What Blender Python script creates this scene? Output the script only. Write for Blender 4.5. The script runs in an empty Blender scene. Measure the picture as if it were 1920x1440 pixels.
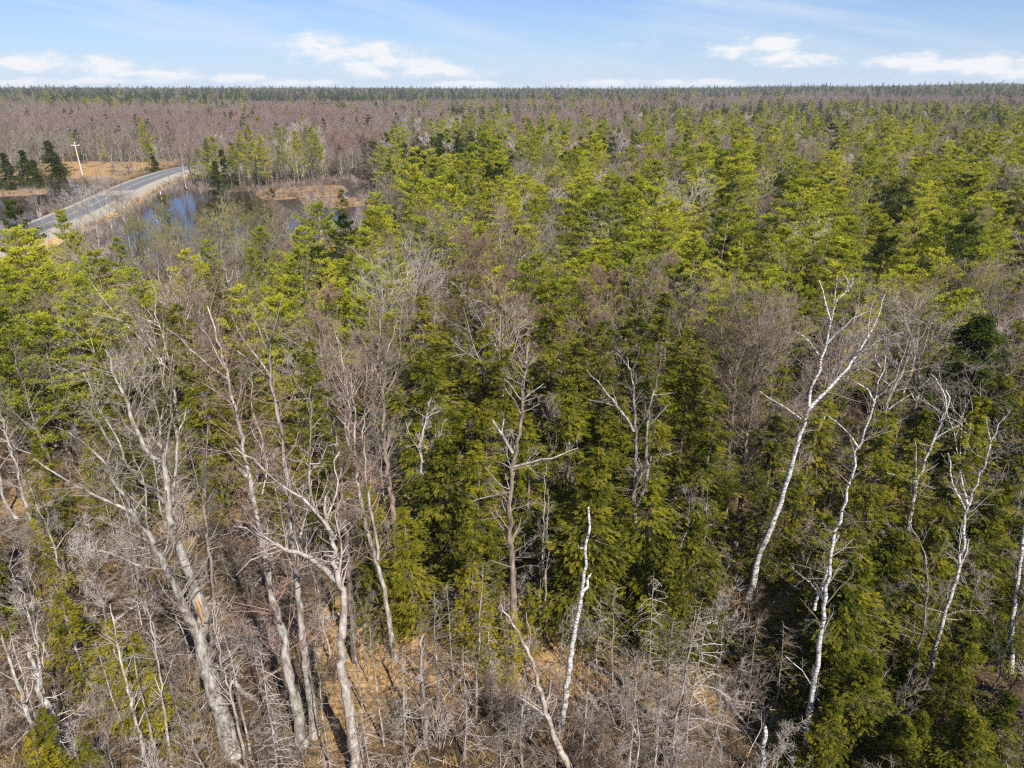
import bpy, math, time
import numpy as np
T0 = time.time()
R_ = math.radians
sc = bpy.context.scene
COL = sc.collection
rng = np.random.default_rng(11)

# ------------------------------------------------------------------ camera
CAM_H, FPX, PITCH = 26.0, 1331.0, R_(22.52)      # metres, focal length in 1920-px units, downward pitch
cam_d = bpy.data.cameras.new('camera'); cam = bpy.data.objects.new('camera', cam_d); COL.objects.link(cam)
cam.location = (0, 0, CAM_H); cam.rotation_euler = (math.pi/2-PITCH, 0, 0)
cam_d.sensor_fit = 'HORIZONTAL'; cam_d.sensor_width = 36.0; cam_d.lens = 36.0*FPX/1920.0
cam_d.clip_start = 0.5; cam_d.clip_end = 20000
sc.camera = cam

# ------------------------------------------------------------------ light
SUN_EL, SUN_AZ = 46.0, 150.0      # azimuth clockwise from +Y: behind the camera, to the right
sd = bpy.data.lights.new('sun', 'SUN'); so = bpy.data.objects.new('sun', sd); COL.objects.link(so)
sd.energy = 5.0; sd.angle = R_(0.5); sd.color = (1.0, 0.94, 0.84)
so.rotation_euler = (R_(90-SUN_EL), 0, R_(180-SUN_AZ))
so.location = (30, -40, 60)
vs = sc.view_settings; vs.view_transform = 'Standard'; vs.look = 'None'; vs.exposure = 0.88; vs.gamma = 1; vs.use_curve_mapping = False
sc.cycles.max_bounces = 5; sc.cycles.diffuse_bounces = 2; sc.cycles.glossy_bounces = 2
sc.cycles.transmission_bounces = 2; sc.cycles.transparent_max_bounces = 4; sc.cycles.volume_bounces = 0
sc.cycles.use_denoising = False; sc.cycles.filter_width = 1.3
sc.cycles.use_adaptive_sampling = False

def ang(y): return PITCH + math.atan((y-720)/FPX)
def ray(x, y):
    vx, vy, vz = (x-960)/FPX, 1.0, -(y-720)/FPX
    c, s = math.cos(PITCH), math.sin(PITCH)
    return np.array([vx, vy*c+vz*s, -vy*s+vz*c])
def G(x, y, z=0.0):               # point of height z seen at a pixel of the photograph
    d = ray(x, y); t = (z-CAM_H)/d[2]; return np.array([0, 0, CAM_H])+d*t
def proj(P):
    P = np.atleast_2d(P).astype(float); q = P-np.array([0, 0, CAM_H])
    c, s = math.cos(PITCH), math.sin(PITCH)
    f = q[:, 1]*c-q[:, 2]*s; u = q[:, 1]*s+q[:, 2]*c
    f = np.maximum(f, .01)
    return 960+FPX*q[:, 0]/f, 720-FPX*u/f, f

# ------------------------------------------------------------------ world: Nishita sky with clouds
w = bpy.data.worlds.new('World'); sc.world = w; w.use_nodes = True
nt = w.node_tree; N = nt.nodes; L = nt.links; N.clear()
def nd(t, **k):
    n = N.new(t)
    for a, b in k.items(): setattr(n, a, b)
    return n
def mth(op, a, b=None, c=None, clamp=False):
    n = N.new('ShaderNodeMath'); n.operation = op; n.use_clamp = clamp
    for i, v in enumerate((a, b, c)):
        if v is None: continue
        if isinstance(v, (int, float)): n.inputs[i].default_value = v
        else: L.new(v, n.inputs[i])
    return n.outputs[0]
out = nd('ShaderNodeOutputWorld'); bg = nd('ShaderNodeBackground'); L.new(bg.outputs[0], out.inputs[0])
sky = nd('ShaderNodeTexSky', sky_type='NISHITA', sun_disc=False)
sky.sun_elevation = R_(SUN_EL); sky.sun_rotation = R_(SUN_AZ); sky.altitude = 200; sky.air_density = 1.0; sky.dust_density = 0.1; sky.ozone_density = 2.5
tc = nd('ShaderNodeTexCoord'); sep = nd('ShaderNodeSeparateXYZ'); L.new(tc.outputs['Generated'], sep.inputs[0])
az = mth('ARCTAN2', sep.outputs[0], sep.outputs[1]); el = mth('ARCSINE', sep.outputs[2])
def px_dir(x, y):
    d = ray(x, y); d = d/np.linalg.norm(d); return math.atan2(d[0], d[1]), math.asin(d[2])
comb = nd('ShaderNodeCombineXYZ'); L.new(mth('MULTIPLY', az, 1.0), comb.inputs[0]); L.new(mth('MULTIPLY', el, 2.4), comb.inputs[1])
n1 = nd('ShaderNodeTexNoise'); n1.inputs['Scale'].default_value = 26; n1.inputs['Detail'].default_value = 7; n1.inputs['Roughness'].default_value = .6
L.new(comb.outputs[0], n1.inputs['Vector'])
blobs = [(600, 82, 60, 15), (660, 100, 100, 16), (740, 118, 80, 13), (830, 134, 80, 10), (690, 134, 50, 10), (1425, 88, 75, 17), (1490, 106, 80, 13), (60, 118, 80, 13),
         (180, 125, 80, 14), (280, 140, 70, 10), (1700, 112, 65, 14), (1830, 122, 110, 15), (1910, 134, 90, 14), (430, 146, 70, 7), (560, 155, 60, 6), (1130, 156, 70, 6), (20, 158, 50, 7), (1300, 156, 80, 6), (200, 152, 120, 6), (870, 157, 60, 5), (1220, 82, 60, 9), (400, 70, 40, 7)]
acc = None
for (x, y, wx, wy) in blobs:
    a0, e0 = px_dir(x, y); a1, _ = px_dir(x+wx*1.45, y); _, e1 = px_dir(x, y-wy*1.45)
    da = mth('MULTIPLY', mth('SUBTRACT', az, a0), 1/abs(a1-a0)); de = mth('MULTIPLY', mth('SUBTRACT', el, e0), 1/abs(e1-e0))
    q = mth('ADD', mth('MULTIPLY', da, da), mth('MULTIPLY', de, de))
    g = mth('EXPONENT', mth('MULTIPLY', q, -0.75))
    if y in (82, 70): g = mth('MULTIPLY', g, .45 if x != 600 else 1)
    acc = g if acc is None else mth('MAXIMUM', acc, g)
# elsewhere round the horizon the same kind of cumulus goes on
n2 = nd('ShaderNodeTexNoise'); n2.inputs['Scale'].default_value = 3.2; n2.inputs['Detail'].default_value = 3
L.new(comb.outputs[0], n2.inputs['Vector'])
outside = mth('MULTIPLY', mth('SUBTRACT', mth('ABSOLUTE', az), .66), 8, clamp=True)
band = mth('EXPONENT', mth('MULTIPLY', mth('POWER', mth('MULTIPLY', mth('SUBTRACT', el, .05), 18), 2), -1))
gen = mth('MULTIPLY', mth('MULTIPLY', mth('MULTIPLY', mth('SUBTRACT', n2.outputs[0], .42), 6, clamp=True), band), outside)
acc = mth('MAXIMUM', acc, gen)
cum = mth('MULTIPLY', mth('SUBTRACT', mth('ADD', acc, mth('MULTIPLY', mth('SUBTRACT', n1.outputs[0], .5), 2.2)), .30), 1.5, clamp=True)
cum = mth('MULTIPLY', cum, mth('MULTIPLY', acc, 2.2, clamp=True))
# thin cirrus
comb2 = nd('ShaderNodeCombineXYZ'); L.new(mth('ADD', az, mth('MULTIPLY', el, 1.5)), comb2.inputs[0]); L.new(mth('ADD', mth('MULTIPLY', el, 7.0), mth('MULTIPLY', az, .9)), comb2.inputs[1])
n3 = nd('ShaderNodeTexNoise'); n3.inputs['Scale'].default_value = 3.4; n3.inputs['Detail'].default_value = 6; n3.inputs['Roughness'].default_value = .55
L.new(comb2.outputs[0], n3.inputs['Vector'])
cir = mth('MULTIPLY', mth('MULTIPLY', mth('SUBTRACT', n3.outputs[0], .46), 3.6, clamp=True), .75)
veil = mth('MULTIPLY', mth('EXPONENT', mth('MULTIPLY', mth('ABSOLUTE', el), -13)), .85)
tot = mth('MAXIMUM', cum, cir)
def mixc(f, a, b_, bt='MIX'):
    n = nd('ShaderNodeMix', data_type='RGBA', blend_type=bt)
    for i, v in ((0, f), (6, a), (7, b_)):
        if isinstance(v, (int, float)): n.inputs[i].default_value = v
        elif isinstance(v, tuple): n.inputs[i].default_value = (*v, 1)
        else: L.new(v, n.inputs[i])
    return n.outputs[2]
skyc = mixc(1.0, sky.outputs[0], (.52, .67, 1.02), 'MULTIPLY')
skyc = mixc(veil, skyc, (4.9, 6.0, 7.3))
ccol = mixc(mth('MULTIPLY', mth('SUBTRACT', cum, .25), 1.6, clamp=True), (5.9, 6.6, 7.5), (7.5, 7.6, 7.8))
mxo = mixc(tot, skyc, ccol)
L.new(mxo, bg.inputs[0]); bg.inputs[1].default_value = 0.067

# ------------------------------------------------------------------ materials
def mat(name): 
    m = bpy.data.materials.new(name); m.use_nodes = True; m.node_tree.nodes.clear(); return m
class NB:
    def __init__(s, m): s.t = m.node_tree; s.o = s.n('ShaderNodeOutputMaterial')
    def n(s, t, **k):
        x = s.t.nodes.new(t)
        for a, b in k.items(): setattr(x, a, b)
        return x
    def l(s, a, b): s.t.links.new(a, b)
    def noise(s, scale, detail=4, rough=.55, vec=None, stretch=None):
        x = s.n('ShaderNodeTexNoise'); x.inputs['Scale'].default_value = scale; x.inputs['Detail'].default_value = detail; x.inputs['Roughness'].default_value = rough
        if vec is None: vec = s.n('ShaderNodeTexCoord').outputs['Object']
        if stretch:
            mp = s.n('ShaderNodeMapping'); mp.inputs['Scale'].default_value = stretch; s.l(vec, mp.inputs[0]); vec = mp.outputs[0]
        s.l(vec, x.inputs['Vector']); return x.outputs[0]
    def ramp(s, fac, stops):
        r = s.n('ShaderNodeValToRGB'); e = r.color_ramp.elements
        while len(e) < len(stops): e.new(.5)
        for i, (p, c) in enumerate(stops): e[i].position = p; e[i].color = (*c, 1)
        s.l(fac, r.inputs[0]); return r.outputs[0]
    def m(s, op, a, b, clamp=False):
        x = s.n('ShaderNodeMath', operation=op, use_clamp=clamp)
        for i, v in enumerate((a, b)):
            if isinstance(v, (int, float)): x.inputs[i].default_value = v
            else: s.l(v, x.inputs[i])
        return x.outputs[0]
    def mix(s, f, a, b, bt='MIX'):
        x = s.n('ShaderNodeMix', data_type='RGBA', blend_type=bt)
        for i, v in ((0, f), (6, a), (7, b)):
            if isinstance(v, (int, float)): x.inputs[i].default_value = v
            elif isinstance(v, tuple): x.inputs[i].default_value = (*v, 1)
            else: s.l(v, x.inputs[i])
        return x.outputs[2]

def foliage(name, cols, tips=None, transl=.4, spread=.55):
    """cols: dark .. light needle colours picked per spray and per tree"""
    m = mat(name); b = NB(m)
    at = b.n('ShaderNodeAttribute', attribute_name='tint').outputs['Fac']
    rnd = b.n('ShaderNodeObjectInfo').outputs['Random']
    f = b.m('ADD', b.m('MULTIPLY', at, spread), b.m('MULTIPLY', rnd, 1-spread))
    c = b.ramp(f, [(i/(len(cols)-1)*.8+.1, k) for i, k in enumerate(cols)])
    d = b.n('ShaderNodeBsdfDiffuse'); t = b.n('ShaderNodeBsdfTranslucent'); s = b.n('ShaderNodeMixShader'); s.inputs[0].default_value = transl
    b.l(c, d.inputs[0]); tc_ = b.mix(1.0, c, (1.15, 1.1, .45), 'MULTIPLY'); b.l(tc_, t.inputs[0])
    b.l(d.outputs[0], s.inputs[1]); b.l(t.outputs[0], s.inputs[2]); b.l(s.outputs[0], b.o.inputs[0]); return m
def bark(name, cols, scale=6, bump=.8, stretch=(1, 1, .25), rough=.9):
    m = mat(name); b = NB(m)
    f = b.noise(scale, 5, .65, stretch=stretch)
    rnd = b.n('ShaderNodeObjectInfo').outputs['Random']
    c = b.ramp(f, [(.36+i*.26/(len(cols)-1), k) for i, k in enumerate(cols)])
    lich = b.noise(2.2, 4, .6); c = b.mix(b.m('MULTIPLY', b.m('SUBTRACT', lich, .56), 5, True), c, tuple(min(.5, 1.25*q) for q in cols[-1]))
    crk = b.noise(9, 5, .75, stretch=(1, 1, .12)); c = b.mix(b.m('MULTIPLY', b.m('SUBTRACT', crk, .58), 7, True), c, tuple(.5*q for q in cols[0]))
    v = b.m('ADD', b.m('MULTIPLY', rnd, .5), .75)
    vv = b.n('ShaderNodeCombineColor'); [b.l(v, vv.inputs[i]) for i in range(3)]
    c = b.mix(1.0, c, vv.outputs[0], 'MULTIPLY')
    p = b.n('ShaderNodeBsdfPrincipled'); b.l(c, p.inputs['Base Color']); p.inputs['Roughness'].default_value = rough; p.inputs['Specular IOR Level'].default_value = .2
    if bump:
        bp = b.n('ShaderNodeBump'); bp.inputs['Strength'].default_value = bump; bp.inputs['Distance'].default_value = .03
        b.l(b.noise(scale*4, 4, .6, stretch=stretch), bp.inputs['Height']); b.l(bp.outputs[0], p.inputs['Normal'])
    b.l(p.outputs[0], b.o.inputs[0]); return m
def twigmat(name, cols, spread=.5):
    m = mat(name); b = NB(m)
    at = b.n('ShaderNodeAttribute', attribute_name='tint').outputs['Fac']
    rnd = b.n('ShaderNodeObjectInfo').outputs['Random']
    f = b.m('ADD', b.m('MULTIPLY', at, spread), b.m('MULTIPLY', rnd, 1-spread))
    c = b.ramp(f, [(i/(len(cols)-1), k) for i, k in enumerate(cols)])
    d = b.n('ShaderNodeBsdfDiffuse'); b.l(c, d.inputs[0]); b.l(d.outputs[0], b.o.inputs[0]); return m

M = {}
M['pine'] = foliage('pine_needles', spread=.5, cols= [(.12, .15, .018), (.26, .285, .028), (.39, .40, .038), (.50, .46, .05)])
M['pine_dark'] = foliage('dark_needles', [(.02, .034, .008), (.05, .07, .012), (.10, .12, .018)])
M['spruce'] = foliage('spruce_needles', [(.014, .032, .016), (.026, .052, .022), (.045, .075, .025)])
M['hemlock'] = foliage('hemlock_sprays', [(.022, .032, .006), (.07, .083, .011), (.15, .152, .017), (.28, .24, .026)], spread=.8)
M['hemlock_olive'] = foliage('cedar_sprays', [(.04, .05, .008), (.11, .12, .012), (.21, .205, .018), (.31, .26, .028)], spread=.8)
M['hemlock_yellow'] = foliage('yellowish_hemlock_sprays', [(.07, .075, .01), (.19, .18, .016), (.33, .28, .022), (.42, .33, .03)], spread=.8)
M['bark_grey'] = bark('grey_bark', [(.08, .068, .055), (.21, .185, .16), (.36, .33, .29)])
M['bark_pale'] = bark('weathered_pale_bark', [(.09, .075, .06), (.27, .245, .215), (.44, .41, .37)])
M['bark_brown'] = bark('brown_bark', [(.08, .06, .045), (.17, .13, .10), (.27, .22, .18)])
M['bark_dark'] = bark('dark_bark', [(.03, .028, .024), (.08, .07, .06), (.16, .145, .12)])
M['deadwood'] = bark('dead_wood', [(.17, .13, .10), (.31, .265, .225), (.44, .39, .35)])
M['tw_grey'] = twigmat('grey_twigs', [(.11, .09, .07), (.21, .178, .145), (.34, .30, .26)])
M['tw_mauve'] = twigmat('mauve_twigs', [(.10, .075, .055), (.175, .135, .10), (.29, .235, .19)])
M['tw_far'] = twigmat('distant_mauve_twigs', [(.15, .105, .095), (.235, .165, .15), (.33, .245, .225)])
M['tw_pink'] = twigmat('pink_brown_twigs', [(.14, .10, .08), (.22, .16, .13), (.33, .26, .22)])
M['tw_red'] = twigmat('red_bud_twigs', [(.14, .085, .068), (.22, .14, .115), (.32, .23, .195)])
M['tw_pale'] = twigmat('pale_dead_twigs', [(.26, .21, .19), (.40, .345, .32), (.55, .49, .47)])
M['tw_olive'] = twigmat('olive_budding_twigs', [(.11, .10, .045), (.20, .18, .08), (.31, .28, .13)])
# birch bark
m = mat('white_birch_bark'); b = NB(m)
f = b.noise(3.0, 5, .7, stretch=(1.4, 1.4, 5)); f2 = b.noise(1.1, 3, .6)
c = b.ramp(f, [(.40, (.05, .045, .04)), (.455, (.27, .25, .23)), (.51, (.50, .485, .475)), (.74, (.64, .635, .63))])
c = b.mix(b.m('MULTIPLY', b.m('SUBTRACT', f2, .62), 6, True), c, (.25, .21, .18))
p = b.n('ShaderNodeBsdfPrincipled'); b.l(c, p.inputs['Base Color']); p.inputs['Roughness'].default_value = .65; b.l(p.outputs[0], b.o.inputs[0]); M['birch'] = m
# exposed heartwood
m = mat('broken_orange_heartwood'); b = NB(m)
c = b.ramp(b.noise(8, 4, .6, stretch=(1, 1, .15)), [(.3, (.20, .09, .03)), (.55, (.45, .24, .09)), (.8, (.6, .42, .22))])
p = b.n('ShaderNodeBsdfPrincipled'); b.l(c, p.inputs['Base Color']); p.inputs['Roughness'].default_value = .8; b.l(p.outputs[0], b.o.inputs[0]); M['heart'] = m
def simple(name, stops, scale, rough=.9, bump=0, detail=5, spec=.3):
    m = mat(name); b = NB(m); f = b.noise(scale, detail, .65)
    c = b.ramp(f, stops); p = b.n('ShaderNodeBsdfPrincipled'); b.l(c, p.inputs['Base Color']); p.inputs['Roughness'].default_value = rough; p.inputs['Specular IOR Level'].default_value = spec
    if bump:
        bp = b.n('ShaderNodeBump'); bp.inputs['Strength'].default_value = bump; bp.inputs['Distance'].default_value = .05
        b.l(b.noise(scale*5, 3), bp.inputs['Height']); b.l(bp.outputs[0], p.inputs['Normal'])
    b.l(p.outputs[0], b.o.inputs[0]); return m
M['asphalt'] = simple('asphalt', [(.3, (.10, .105, .12)), (.7, (.14, .145, .16))], .6, .85)
M['concrete'] = simple('patched_asphalt', [(.3, (.27, .27, .26)), (.7, (.36, .36, .34))], .8, .85)
M['gravel'] = simple('gravel_shoulder', [(.3, (.22, .195, .155)), (.7, (.36, .325, .265))], 1.5, .95)
M['linepaint'] = simple('road_paint', [(.35, (.25, .25, .24)), (.6, (.36, .36, .34))], 3, .7)
M['yellowpaint'] = simple('yellow_road_paint', [(.35, (.3, .27, .17)), (.6, (.42, .37, .22))], 3, .7)
M['grass'] = simple('dry_grass', [(.3, (.28, .17, .06)), (.7, (.52, .37, .17))], .8)
M['marsh'] = simple('marsh_mat', [(.25, (.10, .06, .03)), (.5, (.20, .12, .065)), (.75, (.34, .24, .12))], .35)
M['polewood'] = simple('pole_wood', [(.3, (.50, .46, .42)), (.7, (.64, .60, .56))], 3)
M['porcelain'] = simple('insulator', [(.3, (.6, .6, .58)), (.7, (.7, .7, .68))], 3, .3)
M['signwhite'] = simple('marker_white', [(.3, (.7, .7, .68)), (.7, (.8, .8, .78))], 3, .5)
# water
m = mat('pond_water'); b = NB(m); p = b.n('ShaderNodeBsdfPrincipled')
p.inputs['Base Color'].default_value = (.022, .016, .014, 1); p.inputs['Roughness'].default_value = .06; p.inputs['IOR'].default_value = 1.22
bp = b.n('ShaderNodeBump'); bp.inputs['Strength'].default_value = .12; bp.inputs['Distance'].default_value = .05
b.l(b.noise(1.2, 3, .5), bp.inputs['Height']); b.l(bp.outputs[0], p.inputs['Normal']); b.l(p.outputs[0], b.o.inputs[0]); M['water'] = m
# forest floor
m = mat('forest_floor'); b = NB(m)
geo = b.n('ShaderNodeNewGeometry').outputs['Position']
f = b.noise(.22, 6, .65, vec=geo); f2 = b.noise(3.5, 6, .7, vec=geo)
litter = b.ramp(f2, [(.32, (.018, .013, .008)), (.48, (.06, .042, .024)), (.60, (.14, .095, .052)), (.75, (.30, .22, .135))])
mud = b.ramp(f2, [(.3, (.03, .02, .012)), (.6, (.09, .055, .03)), (.8, (.2, .13, .07))])
c = b.mix(b.m('MULTIPLY', b.m('SUBTRACT', f, .50), 6, True), litter, mud)
orange = b.ramp(f2, [(.34, (.09, .05, .022)), (.5, (.33, .20, .085)), (.68, (.52, .37, .20))])
oat = b.n('ShaderNodeAttribute', attribute_name='clearing').outputs['Fac']
c = b.mix(oat, c, orange)
spx = b.n('ShaderNodeSeparateXYZ'); b.l(geo, spx.inputs[0])
f3 = b.noise(.9, 4, .6, vec=geo); f4 = b.noise(14, 3, .7, vec=geo)
c = b.mix(b.m('MULTIPLY', b.m('SUBTRACT', f3, .55), 5, True), c, b.ramp(f2, [(.35, (.035, .026, .014)), (.7, (.11, .085, .04))]))
c = b.mix(b.m('MULTIPLY', b.m('SUBTRACT', f4, .62), 4, True), c, (.5, .4, .28))
p = b.n('ShaderNodeBsdfPrincipled'); b.l(c, p.inputs['Base Color']); p.inputs['Roughness'].default_value = .95; p.inputs['Specular IOR Level'].default_value = .1
bp = b.n('ShaderNodeBump'); bp.inputs['Strength'].default_value = .8; bp.inputs['Distance'].default_value = .15
b.l(b.noise(5, 5, .7, vec=geo), bp.inputs['Height']); b.l(bp.outputs[0], p.inputs['Normal']); b.l(p.outputs[0], b.o.inputs[0]); M['floor'] = m

# ------------------------------------------------------------------ mesh helpers
def nrm(a): return a/np.maximum(np.linalg.norm(a, axis=-1, keepdims=True), 1e-9)
class Geo:
    def __init__(s): s.v = []; s.q = []; s.t = []; s.c = []; s.qm = []; s.tm = []; s.n = 0
    def add(s, V, Q=None, T=None, tint=None, mi=0):
        V = V.reshape(-1, 3)
        if Q is not None and len(Q): s.q.append(Q.reshape(-1, 4)+s.n); s.qm.append(np.full(len(Q.reshape(-1, 4)), mi))
        if T is not None and len(T): s.t.append(T.reshape(-1, 3)+s.n); s.tm.append(np.full(len(T.reshape(-1, 3)), mi))
        s.v.append(V); s.c.append(np.full(len(V), .5) if tint is None else tint.reshape(-1)); s.n += len(V)
    def tubes(s, P, R, sides=5, tint=None, mi=0):
        P = np.asarray(P, float); R = np.asarray(R, float)
        if P.ndim == 2: P = P[None]; R = R[None]
        n, k, _ = P.shape
        if n == 0: return
        T = nrm(np.gradient(P, axis=1)); ov = nrm(P[:, -1]-P[:, 0])
        ref = np.where(np.abs(ov[:, 2:3]) > .75, np.array([[1., .13, 0]]), np.array([[0, 0, 1.]]))[:, None, :]
        u = nrm(np.cross(T, np.broadcast_to(ref, T.shape))); v = np.cross(T, u)
        a = np.arange(sides)*2*math.pi/sides
        V = P[:, :, None]+R[:, :, None, None]*(np.cos(a)[None, None, :, None]*u[:, :, None]+np.sin(a)[None, None, :, None]*v[:, :, None])
        idx = np.arange(n*k*sides).reshape(n, k, sides); nx = np.roll(idx, -1, axis=2)
        Q = np.stack([idx[:, :-1], nx[:, :-1], nx[:, 1:], idx[:, 1:]], -1)
        tt = None if tint is None else np.repeat(tint, k*sides)
        s.add(V, Q=Q, tint=tt, mi=mi)
    def bent(s, A, B, C, r, tint=None, mi=0):      # thin twigs, three-sided, tapering to a point, bent once
        n = len(A)
        if n == 0: return
        d = nrm(C-A); ref = np.where(np.abs(d[:, 2:3]) > .75, np.array([[1., .1, 0]]), np.array([[0, 0, 1.]]))
        u = nrm(np.cross(d, ref)); v = np.cross(d, u); a = np.arange(3)*2*math.pi/3
        o = np.cos(a)[None, :, None]*u[:, None]+np.sin(a)[None, :, None]*v[:, None]
        r = np.broadcast_to(np.asarray(r, float), (n,))[:, None, None]
        V = np.concatenate([A[:, None]+o*r, B[:, None]+o*r*.65, C[:, None]], 1)
        b0 = (np.arange(n)*7)[:, None]
        Q = np.concatenate([b0+np.array([[i, (i+1) % 3, 3+(i+1) % 3, 3+i]]) for i in range(3)], 0)
        T = np.concatenate([b0+np.array([[3+i, 3+(i+1) % 3, 6]]) for i in range(3)], 0)
        s.add(V, Q=Q, T=T, tint=None if tint is None else np.repeat(tint, 7), mi=mi)
    def blades(s, p, d, side, ln, wd, tint, mi=0):    # slim leaf-like diamonds
        n = len(p); ln = np.broadcast_to(ln, (n,))[:, None]; wd = np.broadcast_to(wd, (n,))[:, None]
        V = np.stack([p, p+d*ln*.45+side*wd*.5, p+d*ln, p+d*ln*.45-side*wd*.5], 1)
        s.add(V, Q=np.arange(n*4).reshape(n, 4), tint=np.repeat(tint, 4), mi=mi)
    def mesh(s, name, mats, smooth=True, tint=True):
        me = bpy.data.meshes.new(name)
        V = np.concatenate(s.v); Q = np.concatenate(s.q) if s.q else np.zeros((0, 4), int); T = np.concatenate(s.t) if s.t else np.zeros((0, 3), int)
        nq, n3 = len(Q), len(T)
        me.vertices.add(len(V)); me.vertices.foreach_set('co', V.astype(np.float32).ravel())
        me.loops.add(nq*4+n3*3); me.loops.foreach_set('vertex_index', np.concatenate([Q.ravel(), T.ravel()]).astype(np.int32))
        me.polygons.add(nq+n3)
        st = np.concatenate([np.arange(nq)*4, nq*4+np.arange(n3)*3]).astype(np.int32)
        me.polygons.foreach_set('loop_start', st)
        if not isinstance(mats, (list, tuple)): mats = [mats]
        for m_ in mats: me.materials.append(m_)
        if len(mats) > 1:
            mi = np.concatenate((s.qm if s.qm else [np.zeros(0)])+(s.tm if s.tm else [np.zeros(0)])).astype(np.int32)
            me.polygons.foreach_set('material_index', mi)
        me.polygons.foreach_set('use_smooth', np.full(nq+n3, smooth))
        if tint:
            at = me.attributes.new('tint', 'FLOAT', 'POINT'); at.data.foreach_set('value', np.concatenate(s.c).astype(np.float32))
        me.update(calc_edges=True); return me
def link(o, parent=None):
    COL.objects.link(o)
    if parent is not None: o.parent = parent
    return o
def ob(name, me, parent=None, loc=(0, 0, 0)):
    o = bpy.data.objects.new(name, me); o.location = loc; return link(o, parent)
def root(name, label, cat, loc, rz=0, group=None, s=1):
    o = bpy.data.objects.new(name, None); o.empty_display_size = .3; o.location = loc; o.rotation_euler = (0, 0, rz); o.scale = (s, s, s)
    o['label'] = label; o['category'] = cat
    if group: o['group'] = group
    return link(o)

# ------------------------------------------------------------------ tree builders (local coordinates, base at origin)
def grow(S, D, Ln, r0, K, wander, trop, g):
    """vectorised branch paths"""
    n = len(S); P = np.zeros((n, K, 3)); P[:, 0] = S; d = D.copy()
    for k in range(1, K):
        d = nrm(d+g.normal(0, wander, (n, 3))+np.array([0, 0, trop]))
        P[:, k] = P[:, k-1]+d*(Ln[:, None]/(K-1))
    return P
def kids(P, R, nc, t0, t1, angle, lf, g, Lp, keep_up=0.0):
    n, K, _ = P.shape
    i = np.repeat(np.arange(n), nc); t = g.uniform(t0, t1, len(i)); f = t*(K-1); k = np.minimum(f.astype(int), K-2); fr = (f-k)[:, None]
    S = P[i, k]*(1-fr)+P[i, k+1]*fr; T = nrm(P[i, k+1]-P[i, k])
    rd = g.normal(0, 1, (len(i), 3)); rd[:, 2] += keep_up; pr = nrm(rd-np.sum(rd*T, 1, keepdims=True)*T)
    a = np.radians(g.uniform(angle*.6, angle*1.35, len(i)))[:, None]
    D = nrm(T*np.cos(a)+pr*np.sin(a)); Ln = Lp[i]*lf*g.uniform(.55, 1.25, len(i))*(1.15-.6*t)
    r = (R[i, k]*(1-fr[:, 0])+R[i, k+1]*fr[:, 0])
    return S, D, Ln, r
def bare_tree(seed, H, spread=.42, base=.35, nl=11, n2=6, n3=5, nt=6, trunk_r=None, fork=0, tw=.012, trop=.07, ang1=48, twl=.45, lean=0):
    g = np.random.default_rng(seed); tr = trunk_r or H*.011
    A = Geo(); B = Geo()
    K = 10; hs = np.linspace(0, 1, K); top = H*.93
    path = np.stack([np.cumsum(g.normal(0, .012*H, K))+lean*hs*H, np.cumsum(g.normal(0, .012*H, K)), hs*top], 1); path[0, :2] = 0; path[:, :2] -= path[0, :2]
    rad = tr*(1-hs*.9)*(1+.5*np.exp(-hs*25)); A.tubes(path, rad, 7)
    P = path[None]; R = rad[None]
    S, D, Ln, r = kids(P, R, nl, base, .97, ang1, 1, g, np.array([H*spread]))
    Ln = H*spread*g.uniform(.7, 1.15, len(Ln))*(1.25-.85*((S[:, 2]/H-base)/(1-base)))
    P1 = grow(S, D, Ln, r, 7, .13, trop*1.2, g); R1 = np.maximum(np.minimum(r*.62, Ln*.02), tw)[:, None]*np.linspace(1, .22, 7)
    A.tubes(P1, R1, 5)
    S, D, Ln, r = kids(P1, R1, n2, .2, 1, 42, .52, g, Ln)
    P2 = grow(S, D, Ln, r, 5, .16, trop, g); R2 = np.maximum(np.minimum(r*.7, Ln*.016), tw*.9)[:, None]*np.linspace(1, .35, 5)
    B.tubes(P2, R2, 3, tint=g.uniform(.2, .9, len(P2)))
    S, D, Ln, r = kids(P2, R2, n3, .2, 1, 40, .55, g, Ln)
    P3 = grow(S, D, Ln, r, 4, .16, trop*.8, g); R3 = np.maximum(np.minimum(r*.8, .02), tw*.7)[:, None]*np.linspace(1, .4, 4)
    B.tubes(P3, R3, 3, tint=g.uniform(0, 1, len(P3)))
    if nt:
        S, D, Ln, r = kids(P3, R3, nt, .15, 1, 36, 1, g, np.full(len(P3), twl))
        m_ = S+D*Ln[:, None]*.5; e = m_+nrm(D+g.normal(0, .25, D.shape)+np.array([0, 0, .15]))*Ln[:, None]*.5
        B.bent(S, m_, e, tw*.55, tint=g.uniform(0, 1, len(S)))
    return A, B
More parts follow.
